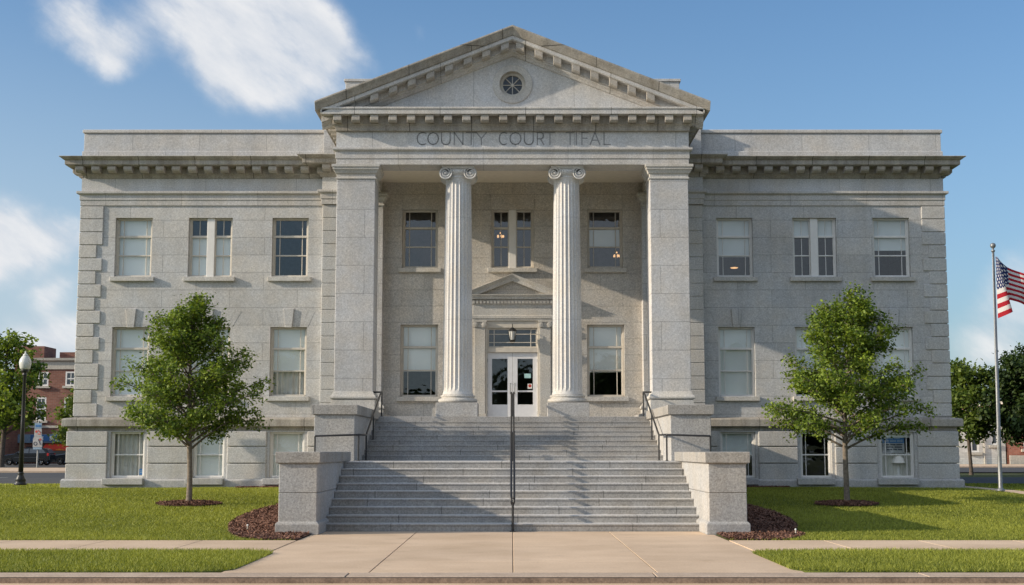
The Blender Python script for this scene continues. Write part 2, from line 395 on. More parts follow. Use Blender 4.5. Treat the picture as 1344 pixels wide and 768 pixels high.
# street in front, kerb, walks
obj('road', MB().add([(-300, -8, -.10), (300, -8, -.10), (300, 18.7, -.10), (-300, 18.7, -.10)], [(0, 1, 2, 3)]), M['asphalt'], kind='structure')
obj('gutter', MB().box(-300, 300, 18.7, 19.38, -.3, -.094), M['walk'], kind='structure')
kp = [(19.36, -.28), (19.36, -.03), (19.40, -.005), (19.47, 0.0), (19.93, 0.004), (19.93, -.28)]
kj = [-300, -60, -25, -18.5, -12.8, -8.3, -2.32, 1.98, 5.74, 12.2, 18.3, 25, 60, 300]
mb = MB()
for a, b in zip(kj[:-1], kj[1:]): mb.prism(kp, 'x', a + .009, b - .009)
obj('kerb', mb, M['kerb'], kind='structure', bevel=.008)
obj('kerb_bed', MB().box(-300, 300, 19.37, 19.925, -.29, -.012), M['joint'], kind='structure')
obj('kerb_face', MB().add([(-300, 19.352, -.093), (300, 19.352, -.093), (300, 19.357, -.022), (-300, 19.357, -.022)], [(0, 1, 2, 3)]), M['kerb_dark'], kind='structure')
mb = MB()
xw = [-4.16, -2.05, 0.0, 2.05, 4.16]
for a, b in zip(xw[:-1], xw[1:]):
    for c, d in ((19.94, 21.9), (21.9, 25.6), (25.6, 29.98)):
        mb.box(a + .006, b - .006, c + .003, d - .003, -.12, .004)
obj('walkway', mb, M['walk'], kind='structure', bevel=.006)
mb = MB()
for s in (-1, 1):
    xx = [4.17 + 1.82 * i for i in range(24)]
    for a, b in zip(xx[:-1], xx[1:]): mb.box(s * (a + .006), s * (b - .006), 24.08, 27.0, -.12, .008)
obj('pavement', mb, M['walk'], kind='structure', bevel=.006)
obj('walk_bed', MB().box(-46, 46, 19.95, 29.9, -.2, -.03), M['joint'], kind='structure')
# side streets behind
def sheet(name, x0, x1, y0, y1, z, mat): return obj(name, MB().add([(x0, y0, z), (x1, y0, z), (x1, y1, z), (x0, y1, z)], [(0, 1, 2, 3)]), mat, kind='structure')
sheet('side_street', -200, -9, 56.5, 88, .352, M['asphalt'])
obj('side_kerb', MB().box(-200, -9, 88, 88.5, .2, .48), M['kerb'], kind='structure', bevel=.03)
sheet('side_pavement', -200, -9, 88.5, 106, .455, M['walk'])
sheet('parking_lot', -200, -9, 112, 148, .40, M['asphalt'])
mb = MB()
for k in range(16): mb.add([(-120 + k * 7, 71.6, .358), (-117 + k * 7, 71.6, .358), (-117 + k * 7, 71.85, .358), (-120 + k * 7, 71.85, .358)], [(0, 1, 2, 3)])
obj('lane_marking', mb, M['paint'], kind='structure')
sheet('cross_path', 16.2, 200, 59, 73, .352, M['asphalt'])
sheet('cross_street', 9, 200, 90, 116, .352, M['asphalt'])
obj('cross_kerb', MB().box(9, 200, 116, 116.6, .2, .47), M['kerb'], kind='structure', bevel=.03)
sheet('cross_pavement', 9, 200, 116.6, 133.8, .45, M['walk'])
ys = list(np.arange(37, 58.1, 1.0))
obj('side_walk', grid([15.05, 15.75], ys, lambda x, y: lawn_z(x, y) + .02), M['walk'], kind='structure')

# ------------------------------------------------------------------ courthouse
CH = thing('courthouse', 'grey granite courthouse with columned portico and triangular pediment over the stairs', 'courthouse', (0, 46.5, .45))
WY = 46.5; FRONT = 41.5; FLOOR = 2.74
UPZ = (7.595, 9.631); MAINZ = (3.541, 5.888); BASEZ = (.834, 2.355)
WX = (7.575, 10.30, 12.915); WW = (1.24, 1.50, 1.26)
BX = (7.53, 10.14, 12.85); BW = (1.17, 1.05, 1.15)

def window(cx, z0, z1, w, y, style, cover=None, sill=True, arch=False, frame=None, sub=None):
    """one window: frame (the part), pane, sill, blind / curtain, lintel with keystone"""
    fm = frame or M['frame']; x0, x1 = cx - w / 2, cx + w / 2; h = z1 - z0
    f = MB(); ya, yb = y + .15, y + .27; t = .065
    f.box(x0, x0 + t, ya, yb, z0, z1); f.box(x1 - t, x1, ya, yb, z0, z1)
    f.box(x0 + t, x1 - t, ya, yb, z1 - t, z1); f.box(x0 + t, x1 - t, ya - .03, yb, z0, z0 + t * 1.1)
    def sash(a, b, tr, mt, muntin):
        if tr: f.box(a, b, ya + .01, yb - .01, z1 - h * tr - .045, z1 - h * tr + .03)
        if mt: f.box(a, b, ya + .035, yb - .02, z1 - h * mt - .022, z1 - h * mt + .022)
        for m in muntin: f.box(a + (b - a) * m - .012, a + (b - a) * m + .012, ya + .05, yb - .04, z0 + t, z1 - t)
        f.box(a, a + .03, ya + .03, yb - .03, z0 + t, z1 - t); f.box(b - .03, b, ya + .03, yb - .03, z0 + t, z1 - t)
    if style == 'single': sash(x0 + t, x1 - t, .305, .63, (.155, .845))
    elif style == 'basement': sash(x0 + t, x1 - t, None, .5, (.155, .845))
    elif style == 'double':
        sash(x0 + t, cx - .13, .305, .63, (.5,)); sash(cx + .13, x1 - t, .305, .63, (.5,))
    o = obj('window', f, fm, CH, bevel=.006)
    if style == 'double': obj('mullion', MB().box(cx - .128, cx + .128, y + .07, y + .26, z0 + .003, z1 - .003), M['frame_white'], o, bevel=.01)
    yg = y + .225
    obj('pane', MB().add([(x0 + .02, yg, z0 + .02), (x1 - .02, yg, z0 + .02), (x1 - .02, yg, z1 - .02), (x0 + .02, yg, z1 - .02)], [(0, 1, 2, 3)]), M['glass'], o)
    if sill:
        obj('sill', MB().box(x0 - .12, x1 + .12, y - .13, y + .18, z0 - .155, z0 - .003), M['granite_trim'], o, bevel=.012)
    if arch:
        a = MB(); zt = z1 + .62; n = 4; hw = .2
        for s in (-1, 1):
            for i in range(n):
                b0, b1 = .13 + i * .175, .13 + (i + 1) * .175 - .007
                if b0 > w / 2: break
                e0, e1 = b0 * 1.38 + .0, b1 * 1.38
                p = [(cx + s * b0, z1 + .004), (cx + s * b1, z1 + .004), (cx + s * e1, zt - .06), (cx + s * e0, zt - .06)]
                a.prism(p if s > 0 else p[::-1], 'y', y - .005, y + .05)
        obj('lintel', a, M['granite'], o, bevel=.003)
        obj('keystone', MB().prism([(cx - .115, z1 - .02), (cx + .115, z1 - .02), (cx + .175, zt), (cx - .175, zt)], 'y', y - .065, y + .05), M['granite'], o, bevel=.01)
    for c in cover or []:
        kind, a, b = c[:3]; zb, zt = z1 - h * b, z1 - h * a; mt = c[3] if len(c) > 3 else ('curtain' if kind == 'curtain' else 'blind')
        yb_ = y + .285
        if kind == 'blind':
            bmb = MB().box(x0 - .02, x1 + .02, yb_, yb_ + .012, zb, zt)
            if b < .98: bmb.box(x0 - .02, x1 + .02, yb_ - .012, yb_ + .02, zb - .035, zb)
            obj('blind', bmb, M[mt], o)
        else:
            nx = 60; vs = []
            for i in range(nx + 1):
                u = i / nx; yy = yb_ + .08 + .03 * math.sin(u * 43 + cx) + .015 * math.sin(u * 17 + 1)
                vs += [(x0 + u * w, yy, zb), (x0 + u * w, yy + .004, zt)]
            obj('curtain', MB().add(vs, [(2 * i, 2 * i + 2, 2 * i + 3, 2 * i + 1) for i in range(nx)]), M[mt], o, smooth=True, fix=False)
    return o

for s in (-1, 1):
    def mx(a, b): return (min(s * a, s * b), max(s * a, s * b))
    # walls with real openings
    holes = [(*mx(x - w / 2, x + w / 2), *UPZ) for x, w in zip(WX, WW)] + [(*mx(x - w / 2, x + w / 2), *MAINZ) for x, w in zip(WX, WW)]
    w = MB().wall(*mx(5.4, 14.72), 2.3, 10.06, WY, .42, holes)
    w.add([(s * 14.72, WY, 2.3), (s * 14.72, 76, 2.3), (s * 14.72, 76, 11.4), (s * 14.72, WY, 11.4)], [(0, 1, 2, 3)])
    w.box(*mx(5.4, 14.70), WY + .02, WY + .42, 10.06, 11.4)
    obj('wall', w, M['granite'], CH, fix=False)
    bh = [(*mx(x - w_ / 2, x + w_ / 2), *BASEZ) for x, w_ in zip(BX, BW)]
    b = MB().wall(*mx(5.4, 14.82), .2, 2.39, 46.34, .5, bh)
    b.add([(s * 14.82, 46.34, .2), (s * 14.82, 76, .2), (s * 14.82, 76, 2.39), (s * 14.82, 46.34, 2.39)], [(0, 1, 2, 3)])
    edges = [5.4] + sum([[x - w_ / 2 - (.17 if i == 2 and False else .0), x + w_ / 2] for i, (x, w_) in enumerate(zip(BX, BW))], []) + [14.82]
    obj('basement_wall', b, M['granite_base'], CH, fix=False)
    for k in range(0, 8, 2):
        a, c = edges[k], edges[k + 1]
        if k > 0: a += .10
        if k < 6: c -= .10
        if k == 6: c += .07
        rb = MB()
        for za, zb in ((.792, 1.291), (1.321, 1.846), (1.879, 2.37)):
            rb.box(*mx(a, c), 46.27, 46.5 if k < 6 else 47.4, za, zb)
        obj('basement_block', rb, M['granite_block'], CH, bevel=.018)
    obj('plinth', MB().sweep([(s * 14.87, 76), (s * 14.87, 46.3), (s * 5.5, 46.3)] if s < 0 else [(s * 5.5, 46.3), (s * 14.87, 46.3), (s * 14.87, 76)],
        [(-.3, .1), (.14, .1), (.14, .74), (.09, .80), (-.3, .80)]), M['granite_base'], CH, bevel=.01)
    def pth(x, y, brk=True, xe=5.3):
        q = [(-x, 76), (-x, y), (-6.45, y), (-6.45, y - .3), (-xe, y - .3)] if brk else [(-x, 76), (-x, y), (-xe, y)]
        return q if s < 0 else [(-a, b) for a, b in q[::-1]]
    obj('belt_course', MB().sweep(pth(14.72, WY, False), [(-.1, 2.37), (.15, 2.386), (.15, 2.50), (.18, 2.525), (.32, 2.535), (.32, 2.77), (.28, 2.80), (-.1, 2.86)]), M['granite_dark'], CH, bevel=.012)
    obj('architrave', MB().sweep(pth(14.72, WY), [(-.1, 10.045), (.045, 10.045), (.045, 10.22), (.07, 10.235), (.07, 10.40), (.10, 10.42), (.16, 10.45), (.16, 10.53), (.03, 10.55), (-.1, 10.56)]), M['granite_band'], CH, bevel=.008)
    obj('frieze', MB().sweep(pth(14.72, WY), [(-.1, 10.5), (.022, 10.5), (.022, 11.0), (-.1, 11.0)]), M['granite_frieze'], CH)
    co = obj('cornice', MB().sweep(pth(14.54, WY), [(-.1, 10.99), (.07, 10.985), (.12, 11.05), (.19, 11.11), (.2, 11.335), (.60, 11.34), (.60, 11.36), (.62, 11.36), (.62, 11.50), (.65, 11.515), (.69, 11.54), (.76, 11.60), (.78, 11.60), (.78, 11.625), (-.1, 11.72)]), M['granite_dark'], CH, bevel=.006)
    for k in range(15):
        x = 6.75 + .3 + k * .546
        if x > 14.9: break
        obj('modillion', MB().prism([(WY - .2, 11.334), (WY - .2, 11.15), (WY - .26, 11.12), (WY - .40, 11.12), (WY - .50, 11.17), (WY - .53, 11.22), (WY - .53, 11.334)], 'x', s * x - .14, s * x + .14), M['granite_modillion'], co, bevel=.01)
    for x in (5.75, 6.28):
        obj('modillion', MB().prism([(WY - .5, 11.334), (WY - .5, 11.15), (WY - .56, 11.12), (WY - .70, 11.12), (WY - .80, 11.17), (WY - .83, 11.22), (WY - .83, 11.334)], 'x', s * x - .14, s * x + .14), M['granite_modillion'], co, bevel=.01)
    for k in range(6):
        y = 46.6 + k * .546; xx = s * 14.54
        obj('modillion', MB().prism([(xx + s * .2, 11.334), (xx + s * .2, 11.12), (xx + s * .45, 11.12), (xx + s * .53, 11.2), (xx + s * .53, 11.334)], 'y', y - .14, y + .14), M['granite_modillion'], co, bevel=.01)
    pa = MB().sweep(pth(14.72, WY, False, 6.4), [(-.45, 11.6), (.045, 11.6), (.045, 11.93), (.0, 11.96), (.0, 12.58), (-.45, 12.58)])
    pa.box(*mx(5.5, 6.44), 46.16, 47.0, 11.6, 12.70)
    p_ = obj('parapet', pa, M['granite'], CH, bevel=.008)
    cp = MB().sweep(pth(14.72, WY, False, 6.4), [(-.5, 12.583), (.05, 12.583), (.05, 12.68), (.03, 12.70), (-.5, 12.70)])
    cp.box(*mx(5.46, 6.48), 46.12, 47.04, 12.703, 12.79)
    obj('coping', cp, M['granite_band'], p_, bevel=.01)
    # quoins at the outer corner, rusticated strip beside the portico
    q = MB(); zq = 2.865; pitch = (10.03 - 2.865) / 16; rnd = random.Random(3)
    pat = [1, 0, 1, 1, 0, 1, 0, 1, 0, 1, 0, 1, 0, 1, 1, 1]
    for k in range(16):
        wd = .80 if pat[k] else .60
        q.box(*mx(14.76, 14.76 - wd), WY - .045, WY + (.55 if pat[k] else .8), zq + k * pitch + .012, zq + (k + 1) * pitch - .012)
    obj('quoin', q, M['granite_block'], CH, bevel=.016)
    q = MB()
    for k in range(16):
        q.box(*mx(5.35, 6.45), 46.22, 46.6, zq + k * pitch + .010, zq + (k + 1) * pitch - .010)
    q.box(*mx(5.35, 6.43), 46.245, 46.6, 2.8, 10.05)
    obj('corner_pilaster', q, M['granite_block'], CH, bevel=.014)
    # windows
    L = s < 0
    upc = [[('blind', 0, .0)], None, None]
    covers_up = ({0: None, 1: [('blind', .31, 1, 'blind')], 2: [('blind', 0, 1)]} if L else {0: [('blind', 0, .63, 'blind_grey')], 1: [('blind', 0, .3, 'blind_grey')], 2: [('blind', 0, .52, 'blind_grey')]})
    covers_main = ({0: [('blind', 0, .63), ('curtain', .6, 1)], 1: [('blind', 0, .7)], 2: [('blind', 0, 1)]} if L else {0: [('blind', 0, 1, 'blind')], 1: [('blind', 0, .6)], 2: [('blind', 0, 1)]})
    covers_base = ({0: [('blind', 0, 1)], 1: [('blind', 0, 1)], 2: [('curtain', 0, 1)]} if L else {0: [('blind', 0, .52, 'blind_grey')], 1: None, 2: [('curtain', .45, 1), ('blind', 0, .1)]})
    for k in range(3):
        window(s * WX[k], *UPZ, WW[k], WY, 'double' if k == 1 else 'single', covers_up[k], frame=M['frame'] if L else M['frame_white'])
        window(s * WX[k], *MAINZ, WW[k], WY, 'single', covers_main[k], arch=True, frame=M['frame'] if L else M['frame_white'])
        bw_ = window(s * BX[k], *BASEZ, BW[k], 46.30, 'basement', covers_base[k], sill=False, frame=M['frame_white'])
        obj('sill', MB().box(s * BX[k] - BW[k] / 2 - .17, s * BX[k] + BW[k] / 2 + .03, 46.02, 46.5, .61, .815), M['granite_base'], bw_, bevel=.012)
    # portico pier and wall pilaster
    def pier(name, x0, x1, y0, y1, zb, full=True):
        xa, xb = mx(x0, x1)
        o = obj(name, MB().box(xa, xb, y0, y1, zb + .3, 10.1), M['granite_pier'], CH, bevel=.012)
        obj('base', MB().square(xa, xb, y0, y1, [(.07, zb), (.07, zb + .345), (.02, zb + .355), (.09, zb + .37), (.11, zb + .41), (.09, zb + .47), (.045, zb + .50), (.03, zb + .54), (0.003, zb + .60)]), M['granite_trim'], o, bevel=.006)
        obj('capital', MB().square(xa, xb, y0, y1, [(.004, 9.97), (.035, 9.985), (.035, 10.03), (.006, 10.04), (.006, 10.13), (.05, 10.16), (.085, 10.24), (.12, 10.27), (.12, 10.33), (.15, 10.34), (.15, 10.425)]), M['granite_trim'], o, bevel=.006)
        return o
    pier('pier', 4.2, 5.37, 41.5, 42.62, 2.90)
    pier('wall_pilaster', 4.38, 5.36, 46.12, 46.52, 2.745)
    obj('podium', MB().box(*mx(4.07, 5.55), 41.24, 46.3, .15, 2.895), M['pedestal'], CH, bevel=.01)

# porch
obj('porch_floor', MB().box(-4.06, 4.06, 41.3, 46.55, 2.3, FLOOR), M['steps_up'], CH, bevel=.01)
PW = (-3.15, 3.15); PZU = (7.90, 9.92); PZL = (3.53, 5.97)
holes = [(x - .61, x + .61, *PZU) for x in PW] + [(x - .635, x + .635, *PZL) for x in PW] + [(-.72, .72, *PZU), (-.862, .862, 2.5, 5.84)]
obj('porch_wall', MB().wall(-5.4, 5.4, 2.5, 11.0, WY - .002, .42, holes), M['granite_porch'], CH, fix=False)
window(PW[0], *PZU, 1.22, WY, 'single', None); window(PW[1], *PZU, 1.22, WY, 'single', [('blind', .3, .62, 'blind_grey')])
window(0, *PZU, 1.44, WY, 'double', None)
window(PW[0], *PZL, 1.27, WY, 'single', [('blind', 0, .63)]); window(PW[1], *PZL, 1.27, WY, 'single', [('blind', 0, .64)])
ce = obj('porch_ceiling', MB().box(-4.46, 4.46, 42.44, 46.49, 10.85, 10.93), M['plaster'], CH)
for x in (-3.2, 0.02, 3.2):
    obj('ceiling_light', MB().lathe([(.04, 10.86), (.22, 10.85), (.22, 10.82), (.15, 10.79), (.02, 10.785)], (x, 44.0, 0), 20), M['bg_trim'], ce, smooth=True)

# entablature of the portico
def U(h, y=FRONT, yb=46.52): return [(-h, yb), (-h, y), (h, y), (h, yb)]
H = 5.4
en = obj('entablature', MB().sweep(U(H), [(-.95, 10.43), (0, 10.43), (0, 10.61), (.025, 10.62), (.025, 10.83), (.06, 10.85), (.11, 10.88), (.11, 10.945), (-.95, 10.95)]), M['granite_band'], CH, bevel=.006)
obj('frieze', MB().sweep(U(H), [(-.9, 10.94), (.004, 10.94), (.004, 11.49), (-.9, 11.49)]), M['granite_frieze'], en)
HC = 5.3
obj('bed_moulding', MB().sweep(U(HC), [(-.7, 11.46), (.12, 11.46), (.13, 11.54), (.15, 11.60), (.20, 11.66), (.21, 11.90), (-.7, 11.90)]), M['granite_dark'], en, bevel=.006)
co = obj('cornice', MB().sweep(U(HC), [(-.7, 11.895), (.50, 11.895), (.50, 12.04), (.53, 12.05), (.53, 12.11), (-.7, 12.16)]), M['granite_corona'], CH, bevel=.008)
def modil(mb, x, y, z0, z1, d, w=.125): return mb.prism([(y, z1), (y, z0 + .05), (y - .05, z0), (y - d * .75, z0), (y - d, z0 + .05), (y - d, z1)], 'x', x - w, x + w)
for k in range(20):
    x = -5.33 + k * .561
    obj('modillion', modil(MB(), x, 41.31, 11.67, 11.893, .26), M['granite_modillion'], co, bevel=.01)
for s in (-1, 1):
    for k in range(7):
        y = 41.9 + k * .561; xx = s * HC + s * .20
        obj('modillion', MB().box(xx, xx + s * .26, y - .125, y + .125, 11.66, 11.893), M['granite_modillion'], co, bevel=.01)

# inscription: raised strokes, the shade of cut letters put into their dark colour
GL = {
 'C': [[(.95, .93), (.75, 1), (.5, 1), (.28, .93), (.1, .75), (.03, .5), (.1, .25), (.28, .07), (.5, 0), (.75, 0), (.95, .07)]],
 'O': [[(.5, 1), (.25, .93), (.08, .75), (.02, .5), (.08, .25), (.25, .07), (.5, 0), (.75, .07), (.92, .25), (.98, .5), (.92, .75), (.75, .93), (.5, 1)]],
 'U': [[(.04, 1), (.04, .35), (.1, .15), (.28, .03), (.5, 0), (.72, .03), (.9, .15), (.96, .35), (.96, 1)]],
 'N': [[(.04, 0), (.04, 1), (.96, 0), (.96, 1)]],
 'T': [[(0, 1), (1, 1)], [(.5, 1), (.5, 0)]],
 'Y': [[(0, 1), (.5, .5), (1, 1)], [(.5, .5), (.5, 0)]],
 'R': [[(.05, 0), (.05, 1), (.65, 1), (.88, .9), (.92, .75), (.88, .58), (.65, .48), (.05, .48)], [(.5, .48), (1, 0)]],
 'I': [[(.5, 0), (.5, 1)]],
 'F': [[(.05, 0), (.05, 1), (.98, 1)], [(.05, .53), (.85, .53)]],
 'A': [[(0, 0), (.5, 1), (1, 0)], [(.2, .36), (.8, .36)]],
 'L': [[(.05, 1), (.05, 0), (1, 0)]]}
def stroke(mb, pts, y, w):
    for (ax, az), (bx, bz) in zip(pts[:-1], pts[1:]):
        d = Vector((bx - ax, bz - az)); d.normalize(); n = Vector((-d.y, d.x)) * w / 2; e = d * w * .4
        mb.prism([(ax - e.x + n.x, az - e.y + n.y), (bx + e.x + n.x, bz + e.y + n.y), (bx + e.x - n.x, bz + e.y - n.y), (ax - e.x - n.x, az - e.y - n.y)], 'y', y, y + .02)
text = [('C', 122, 178), ('O', 185, 250), ('U', 265, 320), ('N', 340, 395), ('T', 413, 470), ('Y', 472, 530), ('C', 605, 650), ('O', 668, 735), ('U', 752, 808), ('R', 828, 868), ('T', 876, 932),
        ('T', 999, 1046), ('I', 1050, 1068), ('F', 1090, 1128), ('A', 1140, 1197), ('L', 1220, 1258)]
for ch, a, b in text:
    xa, xb = (520 + a / 4.48 - 672.7) / 42.75, (520 + b / 4.48 - 672.7) / 42.75
    mb = MB()
    for i, st in enumerate(GL[ch]): stroke(mb, [(xa + (xb - xa) * u, 11.055 + .375 * v) for u, v in st], FRONT - .0062 - .0005 * i, .036)
    obj('letter', mb, M['inscription'], en)

# pediment
SL = .3955; APX = 14.632; XE = 6.0
def rake(prof, xe, ym=FRONT, back=None):
    mb = MB(); k = len(prof)
    for x in (-xe, 0, xe): mb.v += [(x, ym - o, APX - SL * abs(x) + h) for o, h in prof]
    for i in range(2):
        for q in range(k):
            r = (q + 1) % k; mb.f.append((i * k + q, (i + 1) * k + q, (i + 1) * k + r, i * k + r))
    mb.f += [tuple(range(k)), tuple(range(2 * k, 3 * k))]
    return mb
circ = [(.41 * math.cos(a), 12.965 + .41 * math.sin(a)) for a in np.linspace(0, 2 * math.pi, 40, endpoint=False)]
ty = tri_fill([[(-5.6, 12.0), (5.6, 12.0), (5.6, APX - SL * 5.6 - .5), (0, APX - .5), (-5.6, APX - SL * 5.6 - .5)], circ], lambda p: (p[0], 41.54, p[1]))
n0 = 40
ty.add([(x, 41.54, z) for x, z in circ] + [(x, 41.80, z) for x, z in circ], [(i, (i + 1) % n0, n0 + (i + 1) % n0, n0 + i) for i in range(n0)])
pe = obj('pediment', ty, M['granite_frieze'], CH, fix=False)
rk = obj('raking_cornice', rake([(-.1, -.80), (.03, -.78), (.06, -.73), (.14, -.68), (.16, -.63), (.21, -.62), (.21, -.42), (.48, -.42), (.48, -.40), (.50, -.40), (.50, -.28)][:11] + [(-.1, -.28)], XE - .16), M['granite_corona'], CH, bevel=.006)
obj('cyma', rake([(.53, -.277), (.55, -.24), (.59, -.16), (.64, -.08), (.66, -.05), (.66, 0), (-6.0, .02), (-6.0, -.277)], XE), M['granite_dark'], rk, bevel=.006)
for s in (-1, 1):
    for k in range(9):
        x = s * (.235 + k * .568); z = APX - SL * abs(x)
        if z - .42 < 12.33: continue
        mb = MB(); w = .125; y = 41.31
        mb.add([(x + a * w, y - d, z - s * a * SL * w + h) for a in (-1, 1) for d, h in ((0, -.418), (0, -.66), (.20, -.66), (.26, -.60), (.26, -.418))],
               [(0, 1, 2, 3, 4), (9, 8, 7, 6, 5)] + [(i, 5 + i, 5 + (i + 1) % 5, (i + 1) % 5) for i in range(5)])
        obj('modillion', mb, M['granite_modillion'], rk, bevel=.01)
oc = obj('round_window', MB().lathe([(.405, -.03), (.60, -.03), (.615, -.015), (.615, .03), (.405, .03)], (0, 41.53, 12.965), 48, 'y', cap=False), M['granite_trim'], pe)
fr = MB().lathe([(.30, 0), (.30, -.05), (.35, -.06), (.41, -.06), (.41, .03), (.30, .03)], (0, 41.70, 12.965), 40, 'y', cap=False)
fr.lathe([(.045, -.045), (.045, .0)], (0, 41.70, 12.965), 12, 'y')
for k in range(4):
    a = k * math.pi / 4; d = Vector((math.cos(a), 0, math.sin(a))); c = Vector((0, 41.68, 12.965))
    fr.tube([c - d * .32, c + d * .32], .016, 6)
obj('frame', fr, M['bg_trim'], oc)
obj('pane', MB().lathe([(.001, 0), (.33, 0)], (0, 41.705, 12.965), 40, 'y', cap=False), M['glass_dark'], oc)
obj('backing', MB().lathe([(.001, 0), (.45, 0)], (0, 41.86, 12.965), 40, 'y', cap=False), M['interior'], oc)
# attic blocks behind the pediment and roofs
obj('attic', MB().box(-5.95, 5.95, 48.0, 56, 11.8, 14.80).box(-6.0, 6.0, 47.95, 56.05, 14.803, 14.9), M['granite_band'], CH, bevel=.01)
obj('roof', MB().box(-14.5, 14.5, 46.9, 75.7, 11.75, 11.9).box(-5.0, 5.0, 42.0, 48.2, 11.98, 12.3), M['roof_felt'], CH)
obj('rear_wall', MB().box(-14.8, 14.8, 75.7, 76.1, .1, 11.7), M['granite'], CH)
obj('interior', MB().add([(-14.6, 53, 0.2), (14.6, 53, .2), (14.6, 53, 11.7), (-14.6, 53, 11.7)], [(0, 1, 2, 3)])
    .box(-14.6, 14.6, 47.0, 53, 2.5, 2.62).box(-14.6, 14.6, 47.0, 53, 6.6, 6.75)
    .box(-9.0, -8.88, 47.0, 53, .3, 11.6).box(-5.45, -5.3, 46.95, 53, .3, 11.6).box(5.3, 5.45, 46.95, 53, .3, 11.6).box(8.9, 9.0, 47, 53, .3, 11.6).box(-1.6, -1.5, 47, 53, .3, 6.6).box(1.5, 1.6, 47, 53, .3, 6.6), M['interior'], CH)

# fluted Ionic columns
def shaft(cx, cy, z0, z1, r0, r1, nf=22, ns=7):
    mb = MB(); zs = [0, .012, .03, .05] + list(np.linspace(.1, .92, 10)) + [.95, .97, .985, 1.0]; n = nf * ns
    for t in zs:
        r = r0 + (r1 - r0) * (t ** 1.5 * .8 + .2 * t); d = .085 * r * min(1, max(0, (t - .012) / .02)) * min(1, max(0, (.985 - t) / .015))
        fl = .028 * max(0, 1 - t / .012) + .025 * max(0, (t - .985) / .015)
        for i in range(n):
            k = i % ns; a = 2 * math.pi * (i / n)
            dep = 0 if k in (0, ns - 1) and False else (0 if k == 0 else math.sin(math.pi * (k - .4) / (ns - .8)) ** .6)
            rr = r + fl - d * dep
            mb.v.append((cx + rr * math.cos(a), cy + rr * math.sin(a), z0 + (z1 - z0) * t))
    for j in range(len(zs) - 1):
        for i in range(n): mb.f.append((j * n + i, j * n + (i + 1) % n, (j + 1) * n + (i + 1) % n, (j + 1) * n + i))
    return mb
for cx in (-1.675, 1.675):
    cy = 42.12
    col = obj('column', shaft(cx, cy, 3.42, 10.10, .455, .392), M['granite_column'], CH)
    obj('plinth', MB().box(cx - .63, cx + .63, cy - .63, cy + .63, FLOOR, 3.165), M['pedestal'], col, bevel=.012)
    obj('base', MB().lathe([(.50, 3.166), (.575, 3.18), (.61, 3.22), (.60, 3.27), (.55, 3.30), (.515, 3.31), (.505, 3.33), (.53, 3.345), (.545, 3.37), (.53, 3.395), (.49, 3.405), (.47, 3.43)], (cx, cy, 0), 48), M['granite_trim'], col, smooth=True)
    ca = MB()
    ca.lathe([(.392, 10.06), (.43, 10.075), (.43, 10.10), (.40, 10.11), (.41, 10.14), (.47, 10.20), (.49, 10.26), (.46, 10.32)], (cx, cy, 0), 40)
    ca.square(cx - .46, cx + .46, cy - .46, cy + .46, [(0, 10.355), (.03, 10.37), (.045, 10.40), (.045, 10.428)])
    ca.box(cx - .40, cx + .40, cy - .44, cy + .44, 10.24, 10.354)
    for s in (-1, 1):
        vx = cx + s * .385
        ca.lathe([(.05, -.44), (.175, -.44), (.195, -.43), (.16, -.38), (.125, -.12), (.14, 0), (.125, .12), (.16, .38), (.195, .43), (.175, .44), (.05, .44)], (vx, cy, 10.205), 24, 'y')
        for fb in (-1, 1):
            sp = []
            for i in range(46):
                a = i / 45 * 2 * math.pi * 2.4; r = .185 * (1 - i / 45) ** .8 + .022
                sp.append((vx - s * r * math.sin(a) , cy + fb * .458, 10.205 + r * math.cos(a)))
            ca.tube(sp, [.026 - .010 * i / 45 for i in range(46)], 6)
            ca.lathe([(.0, -.02), (.035, -.015), (.04, .02)], (vx, cy + fb * .47, 10.205), 12, 'y')
    ca.tube([(cx - .385, cy - .468, 10.39 - .02), (cx + .385, cy - .468, 10.37)], .018, 6)
    cap = obj('capital', ca, M['granite_column'], col)
    eg = MB()
    for k in range(6):
        x = cx - .21 + k * .084
        eg.lathe([(.0, -.045), (.022, -.03), (.03, .0), (.024, .03), (.0, .045)], (x, cy - .47, 10.255), 10)
    obj('egg_moulding', eg, M['granite_column'], cap, smooth=True)

# entrance: surround, transom, doors, lantern
sr = obj('entrance_surround', MB().sweep([(-1.31, 46.52), (-1.31, 46.32), (1.31, 46.32), (1.31, 46.52)], [(-.2, 6.088), (.03, 6.088), (.03, 6.15), (.06, 6.16), (.06, 6.25), (.02, 6.27), (.02, 6.62), (.06, 6.64), (.06, 6.80), (-.2, 6.80)]), M['granite_trim'], CH, bevel=.005)
for s in (-1, 1):
    a, b = sorted((s * .914, s * 1.288))
    obj('pilaster', MB().box(a, b, 46.30, 46.52, FLOOR, 5.845).box(a - .04, b + .04, 46.25, 46.52, FLOOR + .001, FLOOR + .22), M['granite_trim'], sr, bevel=.01)
ca = MB()
for s in (-1, 1):
    a, b = sorted((s * .914, s * 1.288)); xm = (a + b) / 2
    ca.box(a - .05, b + .05, 46.235, 46.52, 6.03, 6.085); ca.box(a - .01, b + .01, 46.27, 46.52, 5.85, 6.03)
    for q in (-1, 1): ca.lathe([(.01, -.06), (.085, -.05), (.085, .1)], (xm + q * .15, 46.29, 5.955), 16, 'y')
obj('pilaster_capital', ca, M['granite_trim'], sr, bevel=.005)
de = MB()
for k in range(23): de.box(-1.34 + k * .119, -1.34 + k * .119 + .065, 46.20, 46.262, 6.66, 6.78)
obj('dentil', de, M['granite_trim'], sr)
